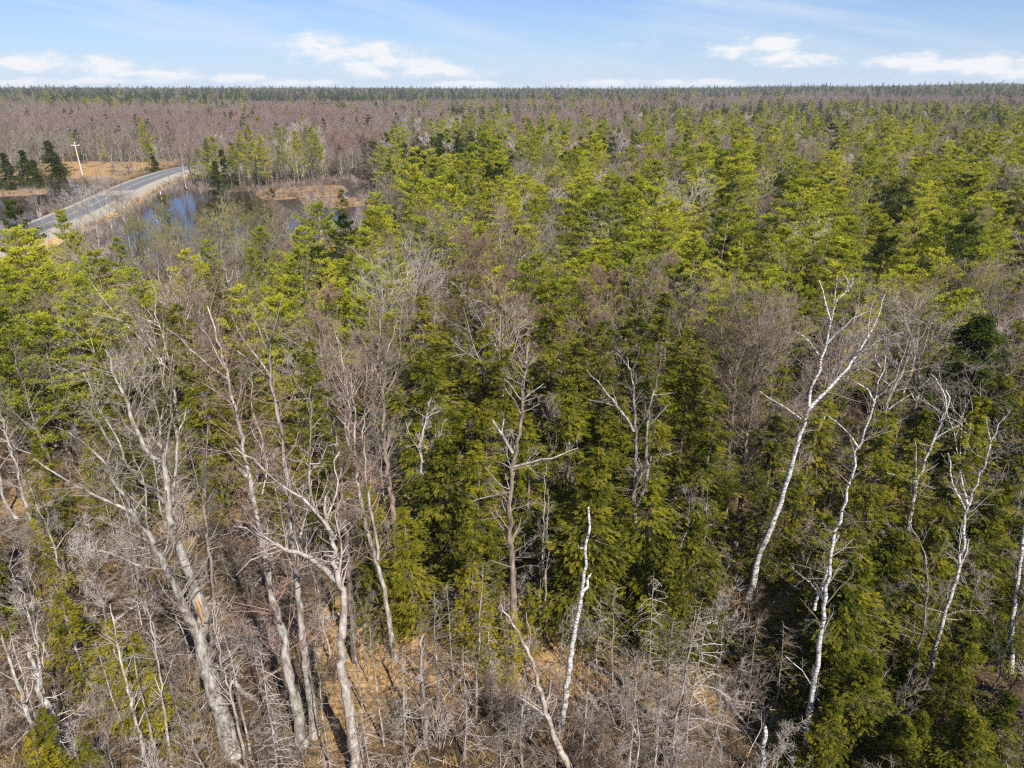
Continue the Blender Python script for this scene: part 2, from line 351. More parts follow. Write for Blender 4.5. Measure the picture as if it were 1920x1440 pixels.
def conifer(seed, H, Rr, cb, sty, nb=90, nt=12, nbl=8, bl=.3, bw=.05, tr=None):
    """sty: pine, spruce or hemlock"""
    g = np.random.default_rng(seed); A = Geo(); F = Geo(); tr = tr or H*.0105
    K = 8; hs = np.linspace(0, 1, K); path = np.stack([np.cumsum(g.normal(0, .006*H, K)), np.cumsum(g.normal(0, .006*H, K)), hs*H*.99], 1); path[:, :2] -= path[0, :2]
    A.tubes(path, tr*(1-hs*.93)*(1+.5*np.exp(-hs*25)), 6)
    if sty == 'pine':
        nw = max(6, nb//6); rel = np.sort(g.uniform(0, 1, nw))*.0+np.linspace(0, .97, nw)+g.normal(0, .012, nw)
        rel = np.repeat(np.clip(rel, 0, .985), 6)+g.normal(0, .008, nw*6)
        keep = g.random(len(rel)) < .82; rel = np.clip(rel[keep], 0, .99)
        prof = np.minimum((1-rel)**.58, .55+rel*1.3); L_ = Rr*(prof+.05)*g.uniform(.5, 1.3, len(rel)); elv = np.radians(4+46*rel**2+g.normal(0, 7, len(rel))); curve = .18
    elif sty == 'spruce':
        rel = np.linspace(0, .985, nb)+g.normal(0, .01, nb); rel = np.clip(rel, 0, .99)
        L_ = Rr*((1-rel)**.9+.03)*g.uniform(.7, 1.12, nb); elv = np.radians(-8+40*rel**2+g.normal(0, 6, nb)); curve = .02
    else:
        rel = np.linspace(0, 1, nb)**1.0+g.normal(0, .012, nb); rel = np.clip(rel, 0, .99)
        L_ = Rr*((1-rel)**.72*.95+.06)*g.uniform(.5, 1.22, nb)*np.where(g.random(nb) < .14, .45, 1)*(.82+.3*np.sin(rel*g.uniform(14, 22)+g.uniform(0, 6))); elv = np.radians(16+42*rel**2+g.normal(0, 9, nb)); curve = -.32
    n = len(rel); z = H*(cb+(1-cb)*rel); azm = g.uniform(0, 2*math.pi, n) if sty != 'pine' else np.arange(n)*1.047+g.normal(0, .28, n)+np.floor(np.arange(n)/5)*.4
    f = z/(H*.99)*(K-1); k = np.clip(f.astype(int), 0, K-2); fr = (f-k)[:, None]; O = path[k]*(1-fr)+path[k+1]*fr
    dh = np.stack([np.cos(azm), np.sin(azm), np.zeros(n)], 1); lat = np.stack([-np.sin(azm), np.cos(azm), np.zeros(n)], 1)
    def pt(i, s): return O[i]+dh[i]*(L_[i]*s*np.cos(elv[i]))[:, None]+np.array([0, 0, 1.])*(L_[i]*(np.sin(elv[i])*s+curve*s*s))[:, None]
    i = np.arange(n); br = np.maximum(.012, L_*.011)
    A.bent(pt(i, np.zeros(n)), pt(i, np.full(n, .5)), pt(i, np.full(n, .97)), br)
    cnt = np.maximum(2, (nt*(.35+.65*L_/max(L_.max(), .1))**1.3*1.25).astype(int)); i = np.repeat(np.arange(n), cnt); m_ = len(i)
    s0 = {'pine': .28, 'spruce': .12, 'hemlock': .22}[sty]; s_ = s0+(1-s0)*g.random(m_)**.75
    fan = {'pine': .34, 'spruce': .26, 'hemlock': .36}[sty]; lo = g.uniform(-1, 1, m_)*fan*L_[i]*(1.1-.55*s_)*np.minimum(1, s_*2)
    P = pt(i, s_-.22*np.abs(lo)/np.maximum(L_[i], .1))+lat[i]*lo[:, None]
    if sty == 'hemlock': P[:, 2] -= .22*np.abs(lo)+g.uniform(0, .35, m_)*s_
    P += g.normal(0, .05, (m_, 3))*(np.array([1.5, 1.5, .8]) if sty == 'pine' else 1)
    ax = nrm(dh[i]*1.0+lat[i]*(lo/np.maximum(L_[i]*fan, .05))[:, None]*.7+np.array([0, 0, 1.])*({'pine': .45, 'spruce': .0, 'hemlock': -.35}[sty])+g.normal(0, .22, (m_, 3)))
    brt = g.uniform(0, 1, n)[i]*.55+g.uniform(0, .45, m_)       # one tone per branch, then per spray
    j = np.repeat(np.arange(m_), nbl); q = np.tile(np.arange(nbl), m_); mm = len(j)
    if sty == 'pine':
        d = nrm(ax[j]*.7+g.normal(0, .6, (mm, 3))+np.array([0, 0, .25])); p = P[j]+ax[j]*(g.uniform(-.1, .35, mm)*bl)[:, None]; ll = bl*g.uniform(.6, 1.25, mm)
        side = nrm(np.cross(d, g.normal(0, 1, (mm, 3))))
    else:
        up = nrm(np.array([0, 0, 1.])+g.normal(0, .35, (m_, 3))); sd_ = nrm(np.cross(ax, up))
        sg = np.where(q % 2 == 0, 1., -1.)[:, None]; pos = (q/nbl)
        fl = bl*2.2
        p = P[j]+ax[j]*(pos*fl)[:, None]; d = nrm(ax[j]*.8+sd_[j]*sg*.75+g.normal(0, .18, (mm, 3))+np.array([0, 0, -.12])); ll = bl*(1.15-.75*pos)*g.uniform(.75, 1.25, mm)
        side = nrm(np.cross(d, up[j])+g.normal(0, .35, (mm, 3)))
    F.blades(p, d, side, ll, bw*g.uniform(.7, 1.3, mm), np.clip(brt[j]+g.normal(0, .08, mm), 0, 1))
    return A, F
def dead_spruce(seed, H, nb=90, Lb=1.1, tw=.010, bare=.15, r=None):
    g = np.random.default_rng(seed); A = Geo(); B = Geo(); K = 7; hs = np.linspace(0, 1, K)
    path = np.stack([np.cumsum(g.normal(0, .008*H, K)), np.cumsum(g.normal(0, .008*H, K)), hs*H], 1); path[:, :2] -= path[0, :2]
    rad = (r or H*.0085)*(1-hs*.85); A.tubes(path, rad, 6)
    z = g.uniform(bare, 1, nb); L_ = Lb*(1.12-z)**.7*g.uniform(.15, 1.1, nb)+.1; a = g.uniform(0, 6.283, nb); f = z*(K-1); k = np.minimum(f.astype(int), K-2); fr = (f-k)[:, None]
    S = path[k]*(1-fr)+path[k+1]*fr; D = nrm(np.stack([np.cos(a), np.sin(a), g.normal(.12, .22, nb)], 1))
    P = grow(S, D, L_, None, 5, .16, -.13, g); R = (tw*g.uniform(.8, 1.5, nb))[:, None]*np.linspace(1, .4, 5); B.tubes(P, R, 3, tint=g.uniform(0, 1, nb))
    S, D, Ln, rr = kids(P, R, 5, .2, 1, 45, .5, g, L_); mid = S+D*Ln[:, None]*.5; e = mid+nrm(D+g.normal(0, .2, D.shape)+np.array([0, 0, -.2]))*Ln[:, None]*.5
    B.bent(S, mid, e, tw*.5, tint=g.uniform(0, 1, len(S))); return A, B
def shrub(seed, H, ns=9, tw=.01):
    g = np.random.default_rng(seed); B = Geo(); S = g.normal(0, .15*H*.4, (ns, 3)); S[:, 2] = 0
    D = nrm(g.normal(0, .38, (ns, 3))+np.array([0, 0, 1.])); Ln = H*g.uniform(.55, 1.1, ns)
    P = grow(S, D, Ln, None, 6, .12, .02, g); R = (tw*g.uniform(1., 2., ns))[:, None]*np.linspace(1, .3, 6); B.tubes(P, R, 3, tint=g.uniform(0, 1, ns))
    S, D, Ln, r = kids(P, R, 7, .2, 1, 45, .42, g, Ln); P2 = grow(S, D, Ln, None, 4, .15, .02, g); R2 = np.full(len(P2), tw*.7)[:, None]*np.linspace(1, .4, 4); B.tubes(P2, R2, 3, tint=g.uniform(0, 1, len(P2)))
    S, D, Ln, r = kids(P2, R2, 5, .1, 1, 45, .5, g, Ln); mid = S+D*Ln[:, None]*.5; e = mid+nrm(D+g.normal(0, .3, D.shape))*Ln[:, None]*.5
    B.bent(S, mid, e, tw*.5, tint=g.uniform(0, 1, len(S))); return B

# ------------------------------------------------------------------ the place: ponds, road, clearing (ground plans)
def poly(pts): return np.array([G(x, y)[:2] for x, y in pts])
def inside(P, poly_):
    x, y = P[:, 0], P[:, 1]; r = np.zeros(len(P), bool); n = len(poly_)
    for i in range(n):
        x1, y1 = poly_[i]; x2, y2 = poly_[(i+1) % n]
        c = ((y1 > y) != (y2 > y)) & (x < (x2-x1)*(y-y1)/(y2-y1+1e-12)+x1); r ^= c
    return r
def dist_line(P, pl):
    d = np.full(len(P), 1e9)
    for a, b_ in zip(pl[:-1], pl[1:]):
        ab = b_-a; t = np.clip(((P-a)@ab)/(ab@ab), 0, 1); d = np.minimum(d, np.linalg.norm(P-(a+t[:, None]*ab), axis=1))
    return d
pond_r = poly([(352, 340), (300, 363), (255, 378), (215, 402), (185, 432), (165, 470), (200, 520), (330, 500), (480, 478), (600, 455), (700, 420), (705, 372), (694, 344), (660, 335), (612, 341), (560, 346), (505, 354), (440, 357), (395, 359)])
pond_l = poly([(-260, 372), (-60, 349), (0, 345), (60, 340), (150, 338), (205, 341), (212, 352), (185, 372), (140, 388), (90, 400), (40, 420), (0, 436), (-60, 455), (-330, 520)])
marsh = [poly([(478, 354), (560, 348), (640, 345), (655, 356), (632, 366), (560, 370), (505, 374), (480, 368)]), poly([(-60, 360), (30, 352), (95, 352), (88, 361), (20, 366), (-60, 372)]), poly([(560, 372), (640, 368), (700, 372), (700, 382), (640, 388), (570, 385)])]
clearing = poly([(-120, 352), (0, 345), (60, 340), (150, 337), (215, 339), (245, 325), (300, 312), (330, 304), (330, 298), (240, 304), (175, 303), (105, 305), (60, 322), (-120, 335)])
road_px = [(-420, 660), (-150, 512), (0, 452), (75, 424), (145, 396), (210, 366), (250, 347), (292, 331), (333, 318), (372, 311), (420, 309)]
ROADZ = .9
road = np.array([G(x, y, ROADZ)[:2] for x, y in road_px])
def dens(pl, step=3):
    out_ = [pl[0]]
    # Catmull-Rom resample
    Pp = np.vstack([2*pl[0]-pl[1], pl, 2*pl[-1]-pl[-2]])
    for i in range(1, len(Pp)-2):
        n = max(2, int(np.linalg.norm(Pp[i+1]-Pp[i])/step))
        for k in range(1, n+1):
            t = k/n; a, b_, c_, d_ = Pp[i-1], Pp[i], Pp[i+1], Pp[i+2]
            out_.append(.5*((2*b_)+(-a+c_)*t+(2*a-5*b_+4*c_-d_)*t*t+(-a+3*b_-3*c_+d_)*t**3))
    return np.array(out_)
roadc = dens(road)
def vnoise(x, y, seed=0):
    xi = np.floor(x).astype(int); yi = np.floor(y).astype(int); fx = x-xi; fy = y-yi; fx = fx*fx*(3-2*fx); fy = fy*fy*(3-2*fy)
    def h(a, b_): v = np.sin(a*127.1+b_*311.7+seed*74.7)*43758.5453; return v-np.floor(v)
    return (h(xi, yi)*(1-fx)+h(xi+1, yi)*fx)*(1-fy)+(h(xi, yi+1)*(1-fx)+h(xi+1, yi+1)*fx)*fy
def sst(a, b_, x): t = np.clip((x-a)/(b_-a), 0, 1); return t*t*(3-2*t)
def hill(x, y):
    d = np.hypot(x, y); a = np.arctan2(x, np.maximum(y, 1))
    e = 13-2.5*sst(-.3, .05, a)+12*sst(.12, .62, a)+3*(vnoise(a*9+40, d/1400.)-.5)
    up = sst(900, 2700, d)*(1-.5*sst(3300, 5200, d))
    return up*e + sst(380, 900, d)*(7*(vnoise(x/230., y/170., 3)-.5)+4*(vnoise(x/90., y/80., 8)-.5))
def ground_z(x, y):
    sh = x.shape; P = np.stack([x.ravel(), y.ravel()], 1); d = np.hypot(P[:, 0], P[:, 1])
    z = hill(P[:, 0], P[:, 1])+.35*(vnoise(P[:, 0]/6, P[:, 1]/6, 1)-.5)+.16*(vnoise(P[:, 0]/1.7, P[:, 1]/1.7, 2)-.5)
    near = (d > 95) & (d < 420) & (P[:, 1] > 60)
    idx = np.where(near)[0]; Q = P[idx]
    for pd in (pond_r, pond_l):
        ins = inside(Q, pd); dd = dist_line(Q, np.vstack([pd, pd[:1]])); dep = np.where(ins, -np.minimum(dd/3., 1), np.clip(1-dd/2.5, 0, 1)*.0)
        z[idx] = np.where(ins, z[idx]*(1-np.minimum(dd/2, 1))+dep*1.2, z[idx])
        z[idx] = np.where(~ins & (dd < 4), z[idx]*.3+.05, z[idx])
    idx2 = np.where((d < 520))[0]; dr = dist_line(P[idx2], road)
    k = sst(9.6, 3.4, dr); z[idx2] = z[idx2]*(1-sst(10.5, 8, dr))-.5*sst(10.5, 8, dr)*(1-k)+(ROADZ-.15)*k
    return z.reshape(sh)

gx = np.concatenate([-np.geomspace(5200, 135, 34), np.linspace(-130, 130, 190), np.geomspace(135, 5200, 34)])
gy = np.concatenate([np.linspace(-160, 8, 12), np.linspace(10, 60, 60), np.linspace(61.5, 330, 200), np.geomspace(334, 6200, 60)])
X, Y = np.meshgrid(gx, gy); Z = ground_z(X, Y); ny, nx_ = X.shape
g_ = Geo(); idx = np.arange(nx_*ny).reshape(ny, nx_)
g_.add(np.stack([X, Y, Z], -1), Q=np.stack([idx[:-1, :-1], idx[:-1, 1:], idx[1:, 1:], idx[1:, :-1]], -1))
me = g_.mesh('ground', M['floor'], tint=False)
PP = np.stack([X.ravel(), Y.ravel()], 1); cl = inside(PP, clearing).astype(float)
dcl = dist_line(PP, np.vstack([clearing, clearing[:1]])); cl = np.maximum(cl, np.clip(1-dcl/5, 0, 1)*.8)
gnd = np.array([G(x, y)[:2] for x, y in [(640, 1400), (600, 1200), (640, 1100), (760, 1130), (1000, 1130), (1090, 1130), (1290, 1230), (1330, 1330), (1290, 1300), (1100, 1290), (900, 1270), (720, 1300)]])
dg = dist_line(PP, np.vstack([gnd, gnd[:1]])); cl = np.maximum(cl, np.where(inside(PP, gnd), .95, np.clip(1-dg/1.6, 0, 1)*.8))
cl = np.maximum(cl, .8*(vnoise(PP[:, 0]/7, PP[:, 1]/7, 55) > .68)*(np.hypot(PP[:, 0], PP[:, 1]) < 160)*(PP[:, 1] > 30))
at = me.attributes.new('clearing', 'FLOAT', 'POINT'); at.data.foreach_set('value', cl.astype(np.float32))
gr = ob('ground', me); gr['kind'] = 'structure'

# water sheets
WZ = -.28
for pd in (pond_r, pond_l):
    c0, c1 = pd.min(0)-3, pd.max(0)+3
    g_ = Geo(); xs = np.linspace(c0[0], c1[0], 60); ys = np.linspace(c0[1], c1[1], 60)
    # polygon fan clipped to the shore: slightly outgrown, banks rise above it
    XX, YY = np.meshgrid(xs, ys); PPw = np.stack([XX.ravel(), YY.ravel()], 1)
    ok = (inside(PPw, pd) | (dist_line(PPw, np.vstack([pd, pd[:1]])) < 3.5)).reshape(XX.shape)
    ii = np.arange(XX.size).reshape(XX.shape); q = np.stack([ii[:-1, :-1], ii[:-1, 1:], ii[1:, 1:], ii[1:, :-1]], -1)
    okq = ok[:-1, :-1] & ok[:-1, 1:] & ok[1:, 1:] & ok[1:, :-1]
    g_.add(np.stack([XX, YY, np.full(XX.shape, WZ)], -1), Q=q[okq])
    o = ob('pond', g_.mesh('pond', M['water'], tint=False)); o['kind'] = 'structure'
def raised(name, pl, z0, z1, m_, amp=.15, rgd=None):
    """low uneven mat of ground inside an outline"""
    c0, c1 = pl.min(0), pl.max(0); n = 44; XX, YY = np.meshgrid(np.linspace(c0[0], c1[0], n), np.linspace(c0[1], c1[1], n))
    Pq = np.stack([XX.ravel(), YY.ravel()], 1); dd = dist_line(Pq, np.vstack([pl, pl[:1]])); ins = inside(Pq, pl)
    zz = np.where(ins, z0+(z1-z0)*np.clip(dd/1.5, 0, 1)+amp*(vnoise(Pq[:, 0]/1.3, Pq[:, 1]/1.3, 5)-.3), z0-.15).reshape(XX.shape)
    ok = (ins | (dd < 2)).reshape(XX.shape); ii = np.arange(XX.size).reshape(XX.shape); q = np.stack([ii[:-1, :-1], ii[:-1, 1:], ii[1:, 1:], ii[1:, :-1]], -1)
    okq = ok[:-1, :-1] & ok[:-1, 1:] & ok[1:, 1:] & ok[1:, :-1]; g = Geo(); g.add(np.stack([XX, YY, zz], -1), Q=q[okq])
    o = ob(name, g.mesh(name, m_, tint=False)); o['kind'] = 'structure'; return o
for pl in marsh: raised('marsh_bank', pl, WZ-.02, WZ+.22, M['marsh'], .3)

# road
def strip(name, off0, off1, z0, z1, m_, a=0, b_=None, zj=0):
    c = roadc[a:b_]; t = nrm(np.gradient(c, axis=0)); nn = np.stack([-t[:, 1], t[:, 0]], 1)      # left normal
    k = 2; offs = np.linspace(off0, off1, k); zs = np.linspace(z0, z1, k)
    V = np.stack([np.concatenate([c+nn*o_, np.full((len(c), 1), z_)], 1) for o_, z_ in zip(offs, zs)], 1)
    ii = np.arange(V.shape[0]*k).reshape(-1, k); g = Geo(); g.add(V, Q=np.stack([ii[:-1, :-1], ii[1:, :-1], ii[1:, 1:], ii[:-1, 1:]], -1))
    o = ob(name, g.mesh(name, m_, tint=False)); o['kind'] = 'structure'; return o
strip('road', -3.4, 3.4, ROADZ, ROADZ, M['asphalt'])
strip('road_shoulder', -6.9, -3.4, ROADZ-.45, ROADZ-.005, M['gravel'])
strip('road_shoulder', 3.4, 5.2, ROADZ-.005, ROADZ-.2, M['gravel'])
strip('embankment', -9.2, -6.9, WZ-.1, ROADZ-.45, M['grass'])
strip('embankment', 5.2, 7.6, ROADZ-.2, WZ-.1, M['grass'])
strip('road_marking', -3.12, -3.04, ROADZ+.008, ROADZ+.008, M['linepaint'])
strip('road_marking', 3.04, 3.12, ROADZ+.008, ROADZ+.008, M['linepaint'])
strip('road_marking', -.22, -.08, ROADZ+.008, ROADZ+.008, M['yellowpaint'])
strip('road_marking', .08, .22, ROADZ+.008, ROADZ+.008, M['yellowpaint'])
# pale resurfaced patch of the road by the bend
pt_ = G(222, 362, ROADZ)[:2]; k0 = int(np.argmin(np.linalg.norm(roadc-pt_, axis=1)))
strip('road_patch', -3.38, 3.38, ROADZ+.004, ROADZ+.004, M['concrete'], k0-1, k0+3)

# utility pole
def build_pole(px, py, topy):
    b0 = G(px, py); D = b0[1]; z = CAM_H-np.hypot(b0[0], b0[1])*math.tan(ang(topy)) if False else None
    t = ray(px-9, topy); h = CAM_H+t[2]*(b0[1]/t[1]); r = root('utility_pole', 'pale wooden utility pole with a crossarm on the orange clearing by the left pond', 'utility pole', tuple(b0))
    g = Geo(); lean = -.35; g.tubes(np.array([[0, 0, -.3], [lean*.5, 0, h*.5], [lean, 0, h]]), np.array([.19, .17, .13]), 8); ob('pole', g.mesh('pole', M['polewood']), r)
    g = Geo(); zc = h-1.2; xc = lean*(zc/h); g.tubes(np.array([[xc-1.4, 0, zc], [xc, 0, zc], [xc+1.4, 0, zc]]), np.array([.10, .10, .10]), 4); ob('crossarm', g.mesh('crossarm', M['polewood']), r)
    for dx in (-1.3, -.6, 1.3):
        g = Geo(); g.tubes(np.array([[xc+dx, 0, zc+.1], [xc+dx, 0, zc+.25], [xc+dx, 0, zc+.42]]), np.array([.05, .12, .06]), 6); ob('insulator', g.mesh('insulator', M['porcelain']), r)
build_pole(155, 329, 266)
b0 = G(303, 372); r = root('marker_post', 'small white marker post at the pond edge below the road', 'marker post', (b0[0], b0[1], -.3))
g = Geo(); g.tubes(np.array([[0, 0, -.4], [0, 0, .8], [0, 0, 1.9]]), np.array([.11, .11, .11]), 6); ob('post', g.mesh('post', M['signwhite']), r)
g = Geo(); g.tubes(np.array([[0, 0, 1.9], [0, 0, 2.0], [0, 0, 2.05]]), np.array([.14, .14, .02]), 6); ob('cap', g.mesh('cap', M['polewood']), r)

# ------------------------------------------------------------------ traced foreground and landmark trees
HEROPX = []
LAND = []       # (phrase, px, py)
def hero(name, label, cat, base, depth_lean, limbs, barkm, twigm, twigs=(3, 4, 5), twl=1.0, phrase=None, twr=.009, seed=0, group=None, extra=None, twig_from=.35, t_up=.03):
    """limbs: list of (pixel path, width0, width1[, depth slope]); the first is the trunk and starts at the base"""
    g = np.random.default_rng(900+seed); B = G(*base); hB = nrm(np.array([B[0], B[1], 0])); D0 = np.hypot(B[0], B[1])
    def lift(x, y, off):
        d = ray(x, y); t = (D0+off)/(d@hB); return np.array([0, 0, CAM_H])+d*t
    r = root(name, label, cat, tuple(B), group=group); TW = Geo(); paths = []
    starts = None
    for li, lb in enumerate(limbs):
        pp, w0, w1 = lb[0], lb[1], lb[2]; ds = lb[3] if len(lb) > 3 else (0 if li == 0 else g.uniform(-.35, .35))
        if li == 0: off0 = 0; pts0 = lift(*pp[0], 0); z0 = pts0[2]
        else:
            # start at the nearest point of earlier limbs (in the picture), so that it joins there
            best = min(((abs(px_-pp[0][0])+abs(py_-pp[0][1]), o_) for (pxs, offs) in paths for (px_, py_), o_ in zip(pxs, offs)), key=lambda t_: t_[0]); off0 = best[1]
        pts = []; offs = []; arc = 0; prev = None
        for (x, y) in pp:
            p_ = lift(x, y, off0)
            if prev is not None: arc += np.linalg.norm(p_-prev)
            prev = p_
            off = off0+(depth_lean*max(p_[2], 0)*(1 if li == 0 else 0))+ds*arc; pts.append(lift(x, y, off)); offs.append(off)
        paths.append((pp, offs)); pts = np.array(pts)
        if li == 0: pts[0] = B; pts = np.vstack([B-np.array([0, 0, .3]), pts]); nn = len(pts)
        # resample smooth with slight crookedness
        seg = np.concatenate([[0], np.cumsum(np.linalg.norm(np.diff(pts, axis=0), axis=1))]); n = max(5, min(40, int(seg[-1]/.35)))
        s_ = np.linspace(0, seg[-1], n); P = np.stack([np.interp(s_, seg, pts[:, k]) for k in range(3)], 1)
        ker = np.array([.25, .5, .25])
        for k in range(3): P[1:-1, k] = np.convolve(P[:, k], ker, 'valid')
        dep = np.array([ (p_-np.array([0, 0, CAM_H]))@np.array([0, math.cos(PITCH), -math.sin(PITCH)]) for p_ in P])
        wid = np.linspace(w0*(.88 if li == 0 else .72), w1*.7, n)*dep/FPX*.5
        wv = g.normal(0, .035, (n, 3))*np.linspace(.6, 1.4, n)[:, None]; wv[0] = 0; wv[-1] *= 1; P = P+wv*min(1.3, 5*wid.mean()+.5); wid = wid*g.uniform(.9, 1.12, n)
        if li == 0: wid[:3] *= np.array([1.5, 1.2, 1.05])
        Pl = P-B; gg = Geo(); gg.tubes(Pl, wid, 8 if w0 > 8 else 6)
        if w1 > 4:   # broken, closed end
            gg.tubes(np.array([Pl[-1], Pl[-1]+nrm(Pl[-1]-Pl[-2])*wid[-1]*1.2+np.array([.02, 0, 0]), Pl[-1]+nrm(Pl[-1]-Pl[-2])*wid[-1]*2.4]), np.array([wid[-1], wid[-1]*.6, .004]), 6)
        bm = barkm[0 if li == 0 else min(1, len(barkm)-1)] if isinstance(barkm, tuple) else barkm
        ob('trunk' if li == 0 else 'limb', gg.mesh('limb', bm), r)
        if twigs:
            K = 8; ix = np.linspace(0, n-1, K).astype(int); Pk = Pl[ix][None]; Rk = wid[ix][None]; ln = seg[-1]
            t0 = twig_from if li == 0 else .12
            nb = max(3, int(twigs[0]*ln*(1-t0)/.8)); lens = np.array([min(1.9, .5+ln*.22)*twl])
            S, D, Ln, rr = kids(Pk, Rk, nb, t0, .99, 52, 1, g, lens, keep_up=.3)
            P2 = grow(S, D, Ln, None, 5, .15, t_up*1.5, g); R2 = np.clip(rr*.4, twr, .03)[:, None]*np.linspace(1, .4, 5); TW.tubes(P2, R2, 3, tint=g.uniform(0, 1, len(P2)))
            S, D, Ln, rr = kids(P2, R2, twigs[1], .2, 1, 42, .55, g, Ln); P3 = grow(S, D, Ln, None, 4, .17, t_up, g); TW.tubes(P3, np.full(len(P3), twr*.75)[:, None]*np.linspace(1, .4, 4), 3, tint=g.uniform(0, 1, len(P3)))
            if twigs[2]:
                S, D, Ln, rr = kids(P3, np.full((len(P3), 4), twr), twigs[2], .15, 1, 38, .6, g, Ln); mid = S+D*Ln[:, None]*.5; e = mid+nrm(D+g.normal(0, .25, D.shape))*Ln[:, None]*.5
                TW.bent(S, mid, e, twr*.5, tint=g.uniform(0, 1, len(S)))
    if twigs: ob('twigs', TW.mesh('twigs', twigm), r)['kind'] = 'stuff'
    if extra: extra(r, B, lift)
    top = limbs[0][0][-1]; mid_ = limbs[0][0][len(limbs[0][0])//2]
    if base[1] > 980:
        for lb in limbs[:3]:
            for a_, b_ in zip(lb[0][:-1], lb[0][1:]):
                for t_ in (0, .5): HEROPX.append((a_[0]*(1-t_)+b_[0]*t_, a_[1]*(1-t_)+b_[1]*t_, D0))
    if phrase: LAND.append((phrase, (top[0]+mid_[0])/2, (top[1]+mid_[1])/2))
    return r
def scar(r, B, lift):
    P = np.array([lift(368, 1118, -.35)-B, lift(374, 1140, -.38)-B, lift(381, 1172, -.36)-B]); g = Geo(); g.tubes(P, np.array([.03, .075, .03]), 6); ob('heartwood_scar', g.mesh('heartwood_scar', M['heart']), r)
hero('dead_tree', 'big grey double-stemmed tree forking low, orange heartwood scar, lower left', 'tree', (435, 1412), .02, [
    ([(435, 1412), (420, 1350), (400, 1293), (383, 1235), (374, 1200), (380, 1165), (370, 1120), (350, 1060), (330, 1017), (320, 967), (312, 915), (303, 865), (300, 830)], 42, 10),
    ([(372, 1192), (353, 1155), (333, 1110), (312, 1067), (290, 1027), (267, 987), (247, 960), (215, 905), (193, 863)], 26, 7),
    ([(312, 915), (308, 870), (316, 820), (323, 773)], 9, 4), ([(318, 955), (327, 913), (333, 830), (345, 765)], 9, 3), ([(303, 865), (277, 857), (253, 800), (233, 745), (213, 697), (200, 650)], 13, 4),
    ([(306, 940), (270, 905), (233, 873), (215, 845), (200, 813), (180, 790), (153, 753)], 10, 3), ([(250, 962), (195, 937), (143, 910), (100, 885), (60, 863)], 10, 3),
    ([(290, 1027), (275, 1010), (235, 1000), (200, 975), (165, 965)], 7, 2), ([(312, 1067), (280, 1068), (200, 1033), (155, 1035)], 6, 2), ([(303, 1020), (275, 1030), (230, 1028), (170, 1036)], 6, 2),
    ([(233, 873), (225, 820), (190, 780), (160, 700)], 6, 2), ([(193, 863), (160, 830), (130, 810), (100, 800)], 6, 2)],
    (M['bark_pale'], M['bark_grey']), M['tw_grey'], (3, 4, 4), 1.0, 'the big double stemmed tree', seed=1, extra=scar)
hero('dead_tree', 'pale broken-topped tree with a slim fan-crowned stem rising above it, left of centre', 'tree', (566, 1395), .03, [
    ([(566, 1395), (560, 1340), (545, 1280), (530, 1190), (510, 1120), (493, 1027), (480, 947), (467, 897), (450, 877)], 24, 12),
    ([(474, 925), (460, 863), (453, 813), (440, 763), (430, 713), (413, 660), (400, 610), (392, 575)], 12, 3), ([(440, 763), (420, 745), (395, 725), (362, 710)], 5, 2), ([(430, 713), (395, 690), (360, 655), (318, 618)], 6, 2), ([(420, 690), (395, 640), (372, 610)], 5, 2), ([(470, 900), (490, 940), (505, 870), (470, 800)], 4, 2)],
    M['bark_pale'], M['tw_red'], (4, 5, 5), 1.15, 'the broken topped tree', seed=2)
hero('dead_tree', 'tall straight grey tree with an upright forked top, left of centre', 'tree', (590, 1378), .03, [
    ([(590, 1378), (580, 1293), (570, 1227), (560, 1127), (555, 1060), (547, 993), (545, 960), (537, 913), (530, 830), (520, 770), (507, 707), (503, 660), (500, 613), (497, 563)], 20, 3),
    ([(520, 770), (500, 700), (470, 675), (440, 650), (405, 640)], 8, 2), ([(507, 707), (480, 665), (455, 640), (430, 590)], 6, 2), ([(503, 660), (480, 600), (462, 575)], 5, 2), ([(552, 1040), (565, 1000), (578, 960), (582, 900)], 7, 3), ([(556, 1030), (545, 940), (533, 913), (500, 887), (470, 855), (440, 840)], 7, 3), ([(505, 640), (520, 600), (528, 560)], 4, 2)],
    M['bark_grey'], M['tw_pink'], (4, 5, 4), 1.0, 'the tall straight grey tree', seed=3)
hero('snag', 'twisted weathered grey snag with a long arching limb, bottom left of centre', 'snag', (672, 1462), .0, [
    ([(672, 1462), (668, 1420), (660, 1360), (643, 1277), (641, 1193), (650, 1147), (645, 1110), (633, 1080), (628, 1045), (622, 1010), (612, 973), (606, 935)], 32, 7),
    ([(640, 1095), (613, 1073), (600, 1055), (577, 1043), (545, 1030), (520, 1023), (490, 1010), (460, 987), (440, 985)], 16, 5), ([(633, 1085), (640, 1050), (640, 1010), (628, 965), (640, 930)], 7, 2),
    ([(575, 1043), (580, 1010), (595, 985)], 4, 2), ([(540, 1028), (500, 1040), (470, 1045), (440, 1078)], 5, 2), ([(520, 1023), (500, 1005), (480, 1000), (455, 960)], 5, 2), ([(628, 1010), (585, 950), (533, 913), (500, 887), (480, 863), (440, 840)], 9, 3), ([(620, 1000), (582, 940), (580, 867), (583, 800), (583, 727)], 8, 3), ([(580, 870), (610, 875), (600, 840), (635, 830)], 5, 2), ([(612, 973), (640, 900), (618, 860), (640, 845)], 5, 2)],
    M['deadwood'], M['tw_pale'], (3, 3, 3), .7, 'the twisted grey snag', seed=4, twig_from=.55)
